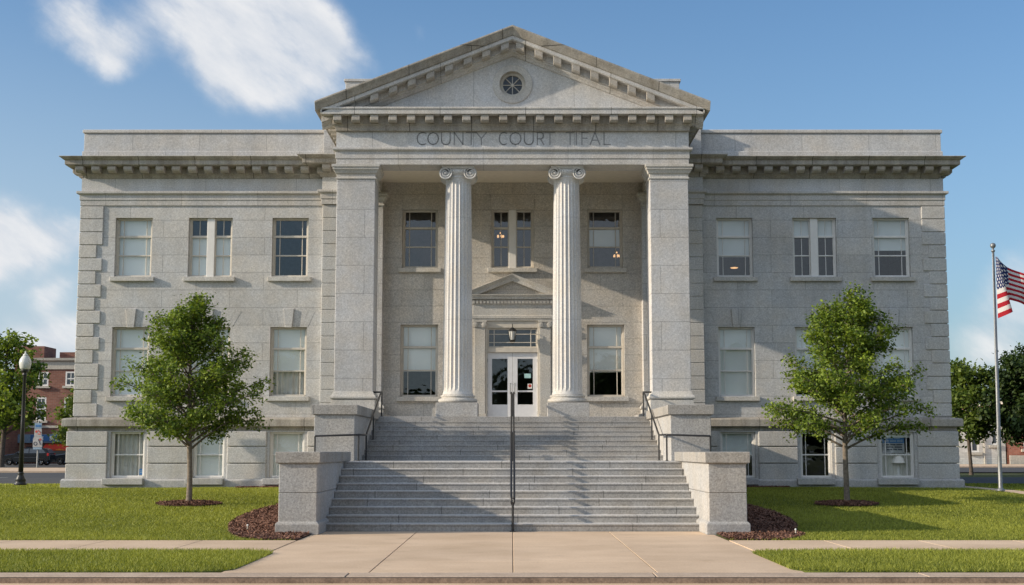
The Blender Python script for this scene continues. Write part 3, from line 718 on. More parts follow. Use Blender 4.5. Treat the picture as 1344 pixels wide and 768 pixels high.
obj('entrance_cornice', MB().sweep([(-1.31, 46.52), (-1.31, 46.32), (1.31, 46.32), (1.31, 46.52)], [(-.2, 6.803), (.16, 6.803), (.17, 6.87), (.24, 6.94), (.24, 6.96), (-.2, 6.97)]), M['granite_trim'], sr, bevel=.006)
ep = MB(); k = 6; pr = [(-.2, -.24), (.16, -.24), (.17, -.12), (.26, -.02), (.26, 0), (-.2, .01)]
for x in (-1.56, 0, 1.56): ep.v += [(x, 46.32 - o, 7.66 - .40 * abs(x) + h) for o, h in pr]
for i in range(2):
    for q in range(k): ep.f.append((i * k + q, (i + 1) * k + q, (i + 1) * k + (q + 1) % k, i * k + (q + 1) % k))
ep.f += [tuple(range(k)), tuple(range(2 * k, 3 * k))]
ed = obj('entrance_pediment', ep, M['granite_trim'], sr, bevel=.006)
obj('tympanum', MB().prism([(-1.3, 6.95), (1.3, 6.95), (0, 7.48)], 'y', 46.34, 46.45), M['granite_porch'], ed)
# jambs and transom
jb = MB()
for s in (-1, 1): jb.box(s * .845, s * .913, 46.36, 46.6, FLOOR, 5.845)
jb.box(-.845, .845, 46.38, 46.6, 5.02, 5.18); jb.box(-.912, .912, 46.36, 46.6, 5.846, 6.086)
obj('door_frame', jb, M['frame'], CH, bevel=.008)
tr = MB()
tr.box(-.845, -.79, 46.44, 46.53, 5.18, 5.845).box(.79, .845, 46.44, 46.53, 5.18, 5.845).box(-.79, .79, 46.44, 46.53, 5.183, 5.225).box(-.79, .79, 46.44, 46.53, 5.79, 5.843)
for x in (-.62, .62): tr.box(x - .014, x + .014, 46.455, 46.52, 5.225, 5.79)
for z in (5.36, 5.64): tr.box(-.79, .79, 46.46, 46.515, z - .013, z + .013)
to = obj('transom_window', tr, M['frame'], CH, bevel=.004)
obj('pane', MB().add([(-.8, 46.49, 5.2), (.8, 46.49, 5.2), (.8, 46.49, 5.82), (-.8, 46.49, 5.82)], [(0, 1, 2, 3)]), M['glass'], to)
for s in (-1, 1):
    def bx(mb, a, b, y0, y1, z0, z1): return mb.box(*sorted((s * a, s * b)), y0, y1, z0, z1)
    d = MB()
    bx(d, .004, .17, 46.47, 46.53, FLOOR + .015, 5.015); bx(d, .69, .842, 46.47, 46.53, FLOOR + .015, 5.015)
    bx(d, .17, .69, 46.47, 46.53, FLOOR + .015, 3.27); bx(d, .17, .69, 46.47, 46.53, 4.81, 5.015); bx(d, .17, .69, 46.475, 46.525, 3.69, 3.745)
    do = obj('door', d, M['door_white'], CH, bevel=.004)
    obj('pane', MB().add([(s * .16, 46.5, 3.26), (s * .70, 46.5, 3.26), (s * .70, 46.5, 4.82), (s * .16, 46.5, 4.82)], [(0, 1, 2, 3)]), M['glass'], do)
    x = s * .075
    obj('handle', MB().tube([(x, 46.468, 3.98), (x, 46.40, 3.98), (x, 46.395, 3.95), (x, 46.395, 3.66), (x, 46.40, 3.63), (x, 46.468, 3.63)], .014, 8), M['steel'], do, smooth=True)
    hg = MB()
    for z in (3.0, 3.9, 4.75): hg.lathe([(.014, -.06), (.014, .06)], (s * .848, 46.462, z), 8)
    obj('hinge', hg, M['steel'], do)
la = obj('lantern', MB().tube([(0, 46.3, 5.95), (0, 46.1, 5.95), (0, 46.06, 5.93), (0, 46.06, 5.83)], .014, 8).lathe([(.02, 5.84), (.06, 5.82), (.13, 5.76), (.155, 5.73), (.155, 5.71), (.05, 5.70)], (0, 46.06, 0), 8).lathe([(.07, 5.42), (.08, 5.40), (.03, 5.36), (.0, 5.34)], (0, 46.06, 0), 8), M['dark_metal'], CH)
obj('lamp_glass', MB().lathe([(.07, 5.42), (.125, 5.70)], (0, 46.06, 0), 8), M['lamp_glass'], la)
lb = MB()
for k in range(8):
    a = k * math.pi / 4; lb.tube([(.073 * math.cos(a), 46.06 + .073 * math.sin(a), 5.41), (.13 * math.cos(a), 46.06 + .13 * math.sin(a), 5.71)], .007, 5)
obj('lantern_bar', lb, M['dark_metal'], la)

# ------------------------------------------------------------------ stairs
ST = thing('entrance_stairs', 'broad two flight grey granite staircase with stepped pedestals leading to the portico', 'staircase', (0, 35, 0))
def flight(y0, n, tread, rise, z0, yend, hw, nose=.018):
    pts = [(y0, z0 - .35)]
    for k in range(n):
        y = y0 + k * tread; z = z0 + k * rise
        pts += [(y + nose, z), (y + nose, z + rise - .045), (y, z + rise - .04), (y, z + rise)]
    pts += [(yend, z0 + n * rise), (yend, z0 - .35)]
    pts[0] = (y0 + nose, z0 - .35)
    return MB().prism(pts, 'x', -hw, hw)
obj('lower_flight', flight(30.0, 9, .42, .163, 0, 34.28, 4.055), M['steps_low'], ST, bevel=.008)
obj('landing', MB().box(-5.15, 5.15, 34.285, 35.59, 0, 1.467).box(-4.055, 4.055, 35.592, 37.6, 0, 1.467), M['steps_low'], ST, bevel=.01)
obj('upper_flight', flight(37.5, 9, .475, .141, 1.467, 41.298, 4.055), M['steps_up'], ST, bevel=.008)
for s in (-1, 1):
    def mx(a, b): return (min(s * a, s * b), max(s * a, s * b))
    pd = obj('pedestal', MB().box(*mx(4.06, 4.85), 28.86, 34.27, .2, .852).box(*mx(4.06, 4.85), 28.86, 34.27, .858, 1.462), M['pedestal'], ST, bevel=.012)
    obj('base', MB().square(*mx(4.06 if s > 0 else 4.06, 4.85), 28.86, 34.2, [(.055, -.1), (.055, .21), (.045, .235), (.008, .27)]), M['pedestal'], pd, bevel=.006)
    obj('cap', MB().square(*mx(4.06, 4.85), 28.86, 34.2, [(.02, 1.455), (.02, 1.47), (.065, 1.475), (.07, 1.69), (.062, 1.703)]), M['pedestal_cap'], pd, bevel=.008)
    pd = obj('pedestal', MB().box(*mx(4.06, 5.10), 35.6, 41.22, .1, 2.645), M['pedestal'], ST, bevel=.012)
    obj('cap', MB().square(*mx(4.06, 5.10), 35.6, 41.15, [(.02, 2.64), (.02, 2.652), (.07, 2.656), (.075, 2.89), (.067, 2.902)]), M['pedestal_cap'], pd, bevel=.008)

# handrails
def rail_thing(label, s):
    t = thing('handrail', label, 'handrail', (s * 3.93, 37.3, 1.47), 'handrails of the entrance stairs')
    x = s * 3.93
    obj('rail', MB().tube([(s * 5.04, 35.36, 2.06), (s * 5.04, 35.36, 2.085), (s * 5.02, 35.36, 2.1), (s * 3.96, 35.36, 2.13), (x, 35.38, 2.135), (x, 37.15, 2.145), (x, 37.3, 2.17), (x, 41.2, 3.44), (x, 41.35, 3.475), (x, 41.55, 3.48), (s * 3.96, 41.6, 3.48), (s * 4.19, 41.6, 3.48)], .026, 8), M['dark_metal'], t, smooth=True)
    for px, py, zb, zt in ((s * 5.04, 35.36, 1.467, 2.07), (x, 35.38, 1.467, 2.12), (x, 37.25, 1.467, 2.14), (x, 39.1, 1.467 + .141 * 4, 2.74), (x, 41.55, 2.74, 3.47)):
        obj('post', MB().tube([(px, py, zb), (px, py, zt)], .022, 8).lathe([(.055, 0), (.055, .012)], (px, py, zb), 12), M['dark_metal'], t)
rail_thing('black metal handrail beside the left stair pedestals, on the shaded side', -1)
rail_thing('black metal handrail beside the right stair pedestals, against sunlit stone', 1)
t = thing('handrail', 'black double handrail running up the middle of the stairs to the doors', 'handrail', (0, 30, 0), 'handrails of the entrance stairs')
def cz(y): return .70 + float(np.interp(y, [29.95, 33.6, 37.4, 41.35], [.05, 1.49, 1.49, 2.76]))
for sx in (-1, 1):
    x = sx * .034
    obj('rail', MB().tube([(sx * .012, 29.93, .58), (sx * .03, 29.93, .64)] + [(x, y, cz(y)) for y in (29.97, 33.6, 37.4, 41.35)] + [(x, 41.8, 3.47), (x, 41.88, 3.44), (x, 41.88, 3.30)], .024, 8), M['dark_metal'], t, smooth=True)
for y, zb in ((29.93, .004), (33.75, 1.467), (37.3, 1.467), (41.6, 2.74)):
    obj('post', MB().tube([(0, y, zb), (0, y, cz(y) - .02 if y > 30 else .62)], .026, 8)  .box(-.04, .04, y - .012, y + .012, cz(y) - .05, cz(y) - .03) .lathe([(.07, 0), (.07, .012)], (0, y, zb), 12), M['dark_metal'], t)

# ------------------------------------------------------------------ small things on and behind the glass
tag(obj('notice', MB().box(.40, .62, 46.482, 46.486, 4.16, 4.31).box(.41, .61, 46.480, 46.4815, 4.25, 4.30), M['cyan']), 'pale cyan paper notice taped inside the right glass door', 'notice')
t = thing('notice', 'small red and white sticker low on the glass of the right door', 'sticker', (.58, 46.48, 3.88))
obj('sheet', MB().box(.51, .66, 46.482, 46.486, 3.80, 3.97), M['white'], t); obj('red_mark', MB().lathe([(.0, 0), (.055, 0), (.055, .001)], (.585, 46.480, 3.90), 14, 'y'), M['red_ink'], t)
t = thing('window_poster', 'blue and white lettered poster in the basement window right of the young tree', 'poster', (12.9, 46.58, 2.0))
px0, px1 = 12.42, 13.16
obj('sheet', MB().box(px0, px1, 46.60, 46.606, 1.64, 2.26), M['paper'], t)
obj('blue_panel', MB().box(px0, px1, 46.595, 46.598, 1.98, 2.26), M['blue'], t)
pm = MB()
for r_, (z, segs) in enumerate([(1.93, [(.1, .32), (.36, .60), (.64, .92)]), (1.85, [(.18, .5), (.55, .9)]), (1.77, [(.2, .45), (.49, .66), (.7, .9)])]):
    for a, b in segs: pm.box(px0 + a * .74, px0 + b * .74, 46.594, 46.5965, z - .022, z + .022)
obj('lettering', pm, M['ink'], t)
pm = MB()
for a, b in [(.1, .3), (.35, .62), (.67, .92)]: pm.box(px0 + a * .74, px0 + b * .74, 46.589, 46.592, 2.03, 2.075)
for a, b in [(.22, .5), (.55, .8)]: pm.box(px0 + a * .74, px0 + b * .74, 46.589, 46.592, 2.12, 2.17)
obj('blue_panel_lettering', pm, M['blue_pale'], t)
t = thing('window_sticker', 'small blue sticker in the lower corner of the leftmost basement window', 'sticker', (-12.38, 46.5, .98))
obj('sheet', MB().box(-12.48, -12.36, 46.50, 46.504, .93, 1.13), M['blue'], t); obj('white_mark', MB().box(-12.46, -12.38, 46.497, 46.499, 1.0, 1.03).box(-12.46, -12.40, 46.497, 46.499, 1.06, 1.08), M['blue_pale'], t)
t = thing('table_lamp', 'pale table lamp standing inside the basement window under the poster', 'lamp', (12.86, 46.95, .9))
obj('lamp_shade', MB().lathe([(.24, 1.32), (.13, 1.62)], (12.95, 46.66, 0), 24, cap=False), M['lamp_shade'], t, smooth=True)
obj('lamp_base', MB().lathe([(.10, .86), (.11, .90), (.04, .95), (.07, 1.1), (.03, 1.2), (.02, 1.4)], (12.95, 46.66, 0), 16), M['frame_white'], t, smooth=True)
def chandelier(label, x, y, z, n=5, r=.10):
    t = thing('chandelier', label, 'chandelier', (x, y, z))
    fr = MB().tube([(x, y, z + 1.2), (x, y, z - .05)], .012, 6); bl = MB()
    for k in range(n):
        a = 2 * math.pi * k / n; ex, ey = x + r * math.cos(a), y + r * math.sin(a)
        fr.tube([(x, y, z - .02), (x + r * .6 * math.cos(a), y + r * .6 * math.sin(a), z - .06), (ex, ey, z + .02)], .009, 5)
        bl.lathe([(.02, z + .02), (.036, z + .05), (.032, z + .09), (.012, z + .11)], (ex, ey, 0), 8)
    bl.lathe([(.01, z + .15), (.028, z + .18), (.01, z + .22)], (x, y, 0), 8)
    obj('frame', fr, M['dark_metal'], t); obj('lit_bulb', bl, M['lamp_on'], t)
chandelier('lit chandelier seen through the left half of the window above the doors', -.42, 47.3, 9.05)
chandelier('lit chandelier behind the upper porch window right of the columns', 3.62, 47.4, 8.38)
t = thing('ceiling_lamp', 'warm lit lamp glowing behind the upper window right of the portico', 'lamp', (7.7, 48, 8.1))
obj('lit_bulb', MB().lathe([(.02, -.02), (.10, -.015), (.14, .01), (.05, .03)], (7.72, 47.6, 8.05), 16), M['lamp_on'], t); obj('cord', MB().tube([(7.72, 47.6, 8.1), (7.72, 47.6, 9.6)], .01, 5), M['dark_metal'], t)

# ------------------------------------------------------------------ street lamp, flagpole, flag
lx, ly = -15.77, 44.6; lz = float(lawn_z(lx, ly))
t = thing('street_lamp', 'black iron street lamp with white acorn globe on the lawn at the left', 'street lamp', (lx, ly, lz))
C = (lx, ly, lz)
obj('footing', MB().square(lx - .22, lx + .22, ly - .22, ly + .22, [(0, -.1), (0, .12), (-.02, .14)]), M['kerb'], t)
obj('base', MB().lathe([(.20, .141), (.20, .19), (.17, .21), (.16, .27), (.175, .29), (.12, .40), (.085, .48), (.10, .50), (.10, .53), (.075, .56)], C, 20), M['dark_metal'], t, smooth=True)
obj('post', MB().lathe([(.078, .55), (.06, 2.2), (.05, 3.62), (.075, 3.65), (.075, 3.70), (.05, 3.72), (.09, 3.76), (.13, 3.80), (.13, 3.84)], C, 16), M['dark_metal'], t, smooth=True)
obj('globe', MB().lathe([(.12, 3.84), (.16, 3.88), (.185, 4.0), (.19, 4.08), (.17, 4.17), (.11, 4.26), (.075, 4.29)], C, 24), M['lamp_glass'], t, smooth=True)
obj('finial', MB().lathe([(.08, 4.29), (.085, 4.31), (.05, 4.35), (.02, 4.37), (.03, 4.40), (.015, 4.43), (.0, 4.45)], C, 16), M['lamp_glass'], t, smooth=True)

fx, fy = 15.0, 42.8; fz = float(lawn_z(fx, fy))
t = thing('flagpole', 'tall brushed steel flagpole standing on the lawn at the right', 'flagpole', (fx, fy, fz))
obj('footing', MB().square(fx - .45, fx + .45, fy - .35, fy + .35, [(0, -.1), (0, .03), (-.02, .04)]), M['walk'], t)
obj('pole', MB().lathe([(.13, .03), (.13, .06), (.085, .10), (.064, .13), (.062, 1), (.036, 7.45)], (fx, fy, fz), 16), M['steel'], t, smooth=True)
obj('finial', MB().lathe([(.045, 7.45), (.06, 7.47), (.06, 7.5), (.03, 7.52), (.03, 7.56), (.075, 7.60), (.088, 7.655), (.07, 7.71), (.0, 7.74)], (fx, fy, fz), 16), M['steel'], t, smooth=True)
obj('halyard', MB().tube([(fx - .06, fy - .05, fz + 1.1), (fx - .05, fy - .05, fz + 7.4)], .006, 5), M['white'], t)
t.rotation_euler = (0, R(.5), 0); fx += .055
# the flag: stripes and starred canton from its own UV map
def flag_mat():
    m, t, out = new_mat('flag_cloth')
    uv = N(t, 'ShaderNodeSeparateXYZ', {0: N(t, 'ShaderNodeUVMap', uv_map='UVMap').outputs[0]})
    u, v = uv.outputs[0], uv.outputs[1]
    st = MA(t, 'GREATER_THAN', MA(t, 'FRACT', MA(t, 'MULTIPLY', v, 6.5)), .5)        # 13 stripes, red at both edges
    c = MIX(t, st, (.46, .022, .035, 1), (.78, .76, .72, 1))
    can = MA(t, 'MULTIPLY', MA(t, 'LESS_THAN', u, .40), MA(t, 'GREATER_THAN', v, 6 / 13))
    # staggered rows of stars
    su = MA(t, 'MULTIPLY', u, 11 / .40 / 2 * 1.09); sv = MA(t, 'MULTIPLY', MA(t, 'SUBTRACT', v, 6 / 13), 9 / (7 / 13) / 2 * 1.1)
    def dots(o):
        a = MA(t, 'SUBTRACT', MA(t, 'FRACT', MA(t, 'ADD', su, o)), .5); b = MA(t, 'SUBTRACT', MA(t, 'FRACT', MA(t, 'ADD', sv, o)), .5)
        return MA(t, 'LESS_THAN', MA(t, 'ADD', MA(t, 'MULTIPLY', a, a), MA(t, 'MULTIPLY', b, b)), .04)
    star = MA(t, 'MAXIMUM', dots(0.0), dots(.5))
    cb = MIX(t, star, (.03, .045, .15, 1), (.8, .79, .76, 1))
    c = MIX(t, can, c, cb)
    b = N(t, 'ShaderNodeBsdfPrincipled', {'Base Color': c, 'Roughness': .8, 'Specular IOR Level': .2})
    tr = N(t, 'ShaderNodeBsdfTranslucent', {0: c})
    t.links.new(N(t, 'ShaderNodeMixShader', {0: .35, 1: b.outputs[0], 2: tr.outputs[0]}).outputs[0], out.inputs[0])
    return m
M['flag'] = flag_mat()
def flag():
    NU, NV = 90, 40; z_top = fz + 7.30; Hh = 1.85
    vs = []; uvs = []
    for j in range(NV + 1):
        v = j / NV
        for i in range(NU + 1):
            u = i / NU
            # near the pole the cloth hangs in a steep fold; the fly lifts away behind it to the right
            q = min(1, u / .24); w = 1 - v
            x1 = .05 + q * (.06 + .32 * w ** 1.1); z1 = z_top - w * 1.95 - .06 * q + .24 * q * w; y1 = -.08 - .20 * math.sin(q * math.pi * .62) * (.35 + w)
            if u <= .24: x, y, z = x1, y1, z1
            else:
                f = (u - .24) / .76; k = min(1, f / .22); k = k * k * (3 - 2 * k)
                xb = .13 + 1.75 * f; zb = z_top - .05 - .98 * f ** .85 - w * (1.12 - .30 * f) - .05 * math.sin(f * 8 + w * 2) * f
                yb = .06 + .20 * math.sin(f * 10 + w * 1.4) * (.3 + .8 * f)
                x = x1 * (1 - k) + xb * k; z = z1 * (1 - k) + zb * k; y = y1 * (1 - k) + yb * k
            vs.append((fx + x, fy + y, z)); uvs.append((u, v))
    fs = [(j * (NU + 1) + i, j * (NU + 1) + i + 1, (j + 1) * (NU + 1) + i + 1, (j + 1) * (NU + 1) + i) for j in range(NV) for i in range(NU)]
    o = obj('flag', MB().add(vs, fs), M['flag'], smooth=True, fix=False)
    ul = o.data.uv_layers.new(name='UVMap')
    for lp in o.data.loops: ul.data[lp.index].uv = uvs[lp.vertex_index]
    tag(o, 'United States flag half furled and blowing right from the flagpole', 'flag')
flag()
# pale marker stakes in the mulch
for x, y, lab in ((-5.62, 29.6, 'short pale stake in the mulch left of the stairs'), (5.75, 28.4, 'short pale stake in the mulch right of the stairs')):
    t = thing('marker_stake', lab, 'stake', (x, y, float(lawn_z(x, y))), 'pale stakes in the mulch beds'); z = float(lawn_z(x, y))
    obj('shaft', MB().lathe([(.014, z - .1), (.014, z + .12)], (x, y, 0), 10), M['bg_trim'], t); obj('tip', MB().lathe([(.02, z + .12), (.02, z + .14), (.008, z + .15)], (x, y, 0), 10), M['white'], t)

# ------------------------------------------------------------------ trees
def leaf_cloud(rng, pts, n_per, spread, size, mat, parent, name, out_c, tint_base=None, up=.6):
    """leaf-sized folded quads scattered round the twig points"""
    pts = np.asarray(pts); k = len(pts)
    c = np.repeat(pts, n_per, 0) + rng.normal(0, spread, (k * n_per, 3)) * np.array([1, 1, .8]); n = len(c)
    nrm = rng.normal(0, 1, (n, 3)); nrm[:, 2] += up * 1.3
    o = c - np.asarray(out_c); o /= np.linalg.norm(o, axis=1)[:, None] + 1e-6; nrm += o * .7
    nrm /= np.linalg.norm(nrm, axis=1)[:, None]
    d = rng.normal(0, 1, (n, 3)); d -= nrm * (d * nrm).sum(1)[:, None]; d /= np.linalg.norm(d, axis=1)[:, None]
    e = np.cross(nrm, d); L = size * rng.uniform(.65, 1.35, n)[:, None]
    p0 = c - d * L * .5; p1 = c + e * L * .34 + nrm * L * .07; p2 = c + d * L * .55 - nrm * L * .08; p3 = c - e * L * .34 + nrm * L * .07
    V = np.stack([p0, p1, p2, p3], 1).reshape(-1, 3); F = np.arange(n * 4).reshape(n, 4)
    clump = np.repeat(rng.uniform(-.32, .32, k), n_per)
    tint = np.clip(rng.beta(2, 2.6, n) + clump + (0 if tint_base is None else np.repeat(tint_base, n_per)), 0, 1)
    return tinted(name, V, F, tint, mat, parent)
def tree(name, label, loc, height, fork, rad, env, seed, leaf='leaf', bark='bark', n_prim=64, twigs=12, n_per=40, size=.082, spread=.105, tr=.075, group=None, asc=.75, steps=3):
    rng = np.random.default_rng(seed); rnd = random.Random(seed)
    t = thing(name, label, 'tree', loc, group); x0, y0, z0 = loc
    tm = MB(); lean = (rnd.uniform(-.12, .12), rnd.uniform(-.1, .1))
    def axis(h): f = h / height; return Vector((x0 + lean[0] * f * f * 2 + .03 * height / 6 * math.sin(h * 3 / height * 3 + seed), y0 + lean[1] * f * 2 + .02 * math.cos(h * 2), z0 + h))
    hs = [-.15, 0, .08 * fork, .3 * fork, .6 * fork] + list(np.linspace(fork, height * .95, 9))
    tm.tube([axis(h) for h in hs], [tr * 1.5, tr * 1.35, tr * 1.1, tr, tr * .92] + [tr * (.85 * (1 - i / 9) + .08) for i in range(9)], 10)
    P = []; tb = []
    for k in range(n_prim):
        f = (k + .5) / n_prim; hb = fork * .95 + (height - fork) * (f ** 1.0) * .84
        a = k * 2.39996 + rnd.uniform(-.35, .35)
        th = min(height * .985, hb + (height - fork) * rnd.uniform(.06, .30) * asc * (1.2 - .3 * f))
        Rr = rad * float(np.interp((th - fork) / (height - fork), env[0], env[1])) * rnd.uniform(.66, 1.13)
        Rr = max(Rr, .12)
        b = axis(hb); tip = axis(th) + Vector((math.cos(a) * Rr, math.sin(a) * Rr, 0))
        mid = b.lerp(tip, .5) + Vector((0, 0, -.06 * Rr if f > .3 else .10 * Rr)) + Vector((rnd.uniform(-.06, .06), rnd.uniform(-.06, .06), 0)) * Rr
        br = []
        for i in range(6):
            q = i / 5; br.append(b * (1 - q) ** 2 + mid * 2 * q * (1 - q) + tip * q * q)
        r0 = tr * (.42 - .25 * f)
        tm.tube(br, [r0 * (1 - .8 * i / 5) + .004 for i in range(6)], 6)
        for w in range(twigs):
            q = .28 + .75 * (w + rnd.random()) / twigs; q = min(q, 1)
            c = b * (1 - q) ** 2 + mid * 2 * q * (1 - q) + tip * q * q
            dv = Vector((math.cos(a) * .6 + rnd.gauss(0, .75), math.sin(a) * .6 + rnd.gauss(0, .75), rnd.gauss(.15, .45))).normalized()
            ln = rad * rnd.uniform(.10, .27) * (1.15 - .5 * q)
            e = c + dv * ln
            tm.tube([c, c.lerp(e, .5) + Vector((0, 0, .02)), e], [.008 * rad / 2, .006 * rad / 2, .003 * rad / 2], 4)
            for i in range(1, steps + 1):
                P.append(c.lerp(e, i / steps)); tb.append(.12 * (q - .6))
    obj('trunk', tm, M[bark], t, smooth=True)
    leaf_cloud(rng, [tuple(p) for p in P], n_per // steps, spread, size, M[leaf], t, 'crown', tuple(axis(height * .45)), np.array(tb))
    return t
ENV = ([0, .06, .14, .22, .34, .44, .54, .64, .78, .92, 1], [.70, .84, .95, 1.0, 1.0, .92, .80, .70, .48, .24, .06])
tx, ty_ = -8.66, 37.2
tree('young_tree', 'young leafy tree on the left lawn in a mulch ring, left of the stairs', (tx, ty_, float(lawn_z(tx, ty_))), 5.66, 1.5, 2.0, ENV, 13, group='young trees on the courthouse lawn')
tx2, ty2 = 8.95, 37.4
tree('young_tree', 'young leafy tree on the right lawn between the stairs and the flagpole', (tx2, ty2, float(lawn_z(tx2, ty2))), 5.86, 1.52, 1.95, ENV, 52, group='young trees on the courthouse lawn')
ENVB = ([0, .1, .3, .55, .75, .9, 1], [.55, .85, 1.0, .97, .78, .5, .15])
BG = dict(n_prim=34, twigs=8, n_per=24, spread=.35, tr=.22, bark='bark_dark', asc=.6, group='street trees in the background')
tree('street_tree', 'large full tree behind the street lamp at the left edge', (-42.6, 116, .4), 12.0, 2.6, 3.4, ENVB, 5, leaf='leaf', size=.34, **BG)
tree('street_tree', 'smaller bright tree squeezed between the brick building and the courthouse corner', (-37.6, 122, .4), 7.2, 1.2, 2.5, ENVB, 6, leaf='leaf_bright', size=.30, **BG)
tree('street_tree', 'tree with sunlit yellow-green crown just right of the courthouse corner', (27.7, 84, .3), 7.1, 1.9, 2.1, ENVB, 8, leaf='leaf_bright', size=.22, **{**BG, 'spread': .24, 'tr': .11, 'n_per': 34})
tree('street_tree', 'dark shaded tree behind the flagpole', (30.7, 82, .3), 7.3, 1.9, 2.7, ENVB, 9, leaf='leaf_dark', size=.25, **{**BG, 'spread': .28, 'tr': .13, 'n_prim': 44, 'n_per': 38})
tree('street_tree', 'dark tree cut off by the right edge of the picture', (34.6, 90, .3), 8.6, 2.4, 2.6, ENVB, 10, leaf='leaf_dark', size=.25, **{**BG, 'spread': .28, 'tr': .18, 'n_prim': 40})

# ------------------------------------------------------------------ mulch beds and grass
def inpoly(x, y, poly):
    r = np.zeros(len(x), bool); n = len(poly)
    for i in range(n):
        (xa, ya), (xb, yb) = poly[i], poly[(i + 1) % n]
        c = ((ya > y) != (yb > y)) & (x < (xb - xa) * (y - ya) / (yb - ya + 1e-12) + xa); r ^= c
    return r
bedL = [(-4.19, 27.03), (-4.9, 27.05), (-5.35, 27.6), (-5.7, 28.4), (-6.0, 29.5), (-6.35, 31.2), (-6.55, 33), (-6.55, 35), (-6.3, 37), (-5.9, 38.5), (-5.75, 41), (-5.9, 44.6), (-7, 45.2), (-9.0, 45.25), (-9.2, 46.2), (-4.19, 46.2)]
bedR = [(-x, y) for x, y in bedL]; bedR[2] = (5.55, 27.5); bedR[3] = (5.95, 28.4); bedR[1] = (5.2, 27.03)
rx = np.random.default_rng(4)
ringL = [(tx + .86 * math.cos(a) * (1 + .06 * math.sin(3 * a)), ty_ + .80 * math.sin(a)) for a in np.linspace(0, 2 * math.pi, 36, endpoint=False)]
ringR = [(tx2 + .86 * math.cos(a) * (1 + .05 * math.sin(2 * a)), ty2 - .05 + .80 * math.sin(a)) for a in np.linspace(0, 2 * math.pi, 36, endpoint=False)]
def mulch_bed(poly, label, seed, mound=0.0, dens=230):
    rng = np.random.default_rng(seed); P = np.array(poly); lo, hi = P.min(0), P.max(0); st = .07
    xs = np.arange(lo[0], hi[0] + st, st); ys = np.arange(lo[1], hi[1] + st, st); cen = P.mean(0)
    def z(x, y):
        m = mound * np.exp(-((x - cen[0]) ** 2 + (y - cen[1]) ** 2) / .5) if mound else 0
        return lawn_z(x, y) + .022 + m
    X, Y = np.meshgrid((xs[:-1] + xs[1:]) / 2, (ys[:-1] + ys[1:]) / 2); ins = inpoly(X.ravel(), Y.ravel(), poly)
    cx, cy = X.ravel()[ins], Y.ravel()[ins]; h = st / 2
    q = np.stack([np.stack([cx + a * h, cy + b * h, z(cx + a * h, cy + b * h)], 1) for a, b in ((-1, -1), (1, -1), (1, 1), (-1, 1))], 1)
    nC = len(q)
    # chips
    n = int(dens * (hi[0] - lo[0]) * (hi[1] - lo[1])); x = rng.uniform(lo[0], hi[0], n); y = rng.uniform(lo[1], hi[1], n)
    k = inpoly(x, y, poly) & ~((np.abs(x) < 4.85) & (y > 28.8)) & ~((np.abs(x) < 5.1) & (y > 35)); x, y = x[k], y[k]; n = len(x)
    d = rng.normal(0, 1, (n, 3)); d[:, 2] *= .35; d /= np.linalg.norm(d, axis=1)[:, None]
    e = np.cross(d, rng.normal(0, .35, (n, 3)) + np.array([0, 0, 1])); e /= np.linalg.norm(e, axis=1)[:, None]
    L = rng.uniform(.012, .042, n)[:, None]; Wd = rng.uniform(.006, .014, n)[:, None]
    c = np.stack([x, y, z(x, y) + rng.uniform(.005, .035, n)], 1)
    chips = np.stack([c - d * L - e * Wd, c + d * L - e * Wd, c + d * L + e * Wd, c - d * L + e * Wd], 1)
    V = np.concatenate([q.reshape(-1, 3), chips.reshape(-1, 3)]); F = np.arange(len(V)).reshape(-1, 4)
    tint = np.concatenate([rng.uniform(.0, .25, nC), rng.beta(1.6, 2.6, n)])
    tag(tinted('mulch_bed', V, F, tint, M['chip']), label, 'mulch', kind='stuff')
mulch_bed(bedL, 'curved bed of brown bark mulch left of the stairs', 1, dens=800)
mulch_bed(bedR, 'curved bed of brown bark mulch right of the stairs', 2, dens=800)
mulch_bed(ringL, 'round ring of brown mulch under the left young tree', 3, .07, 1300)
mulch_bed(ringR, 'round ring of brown mulch under the right young tree', 4, .07, 1300)

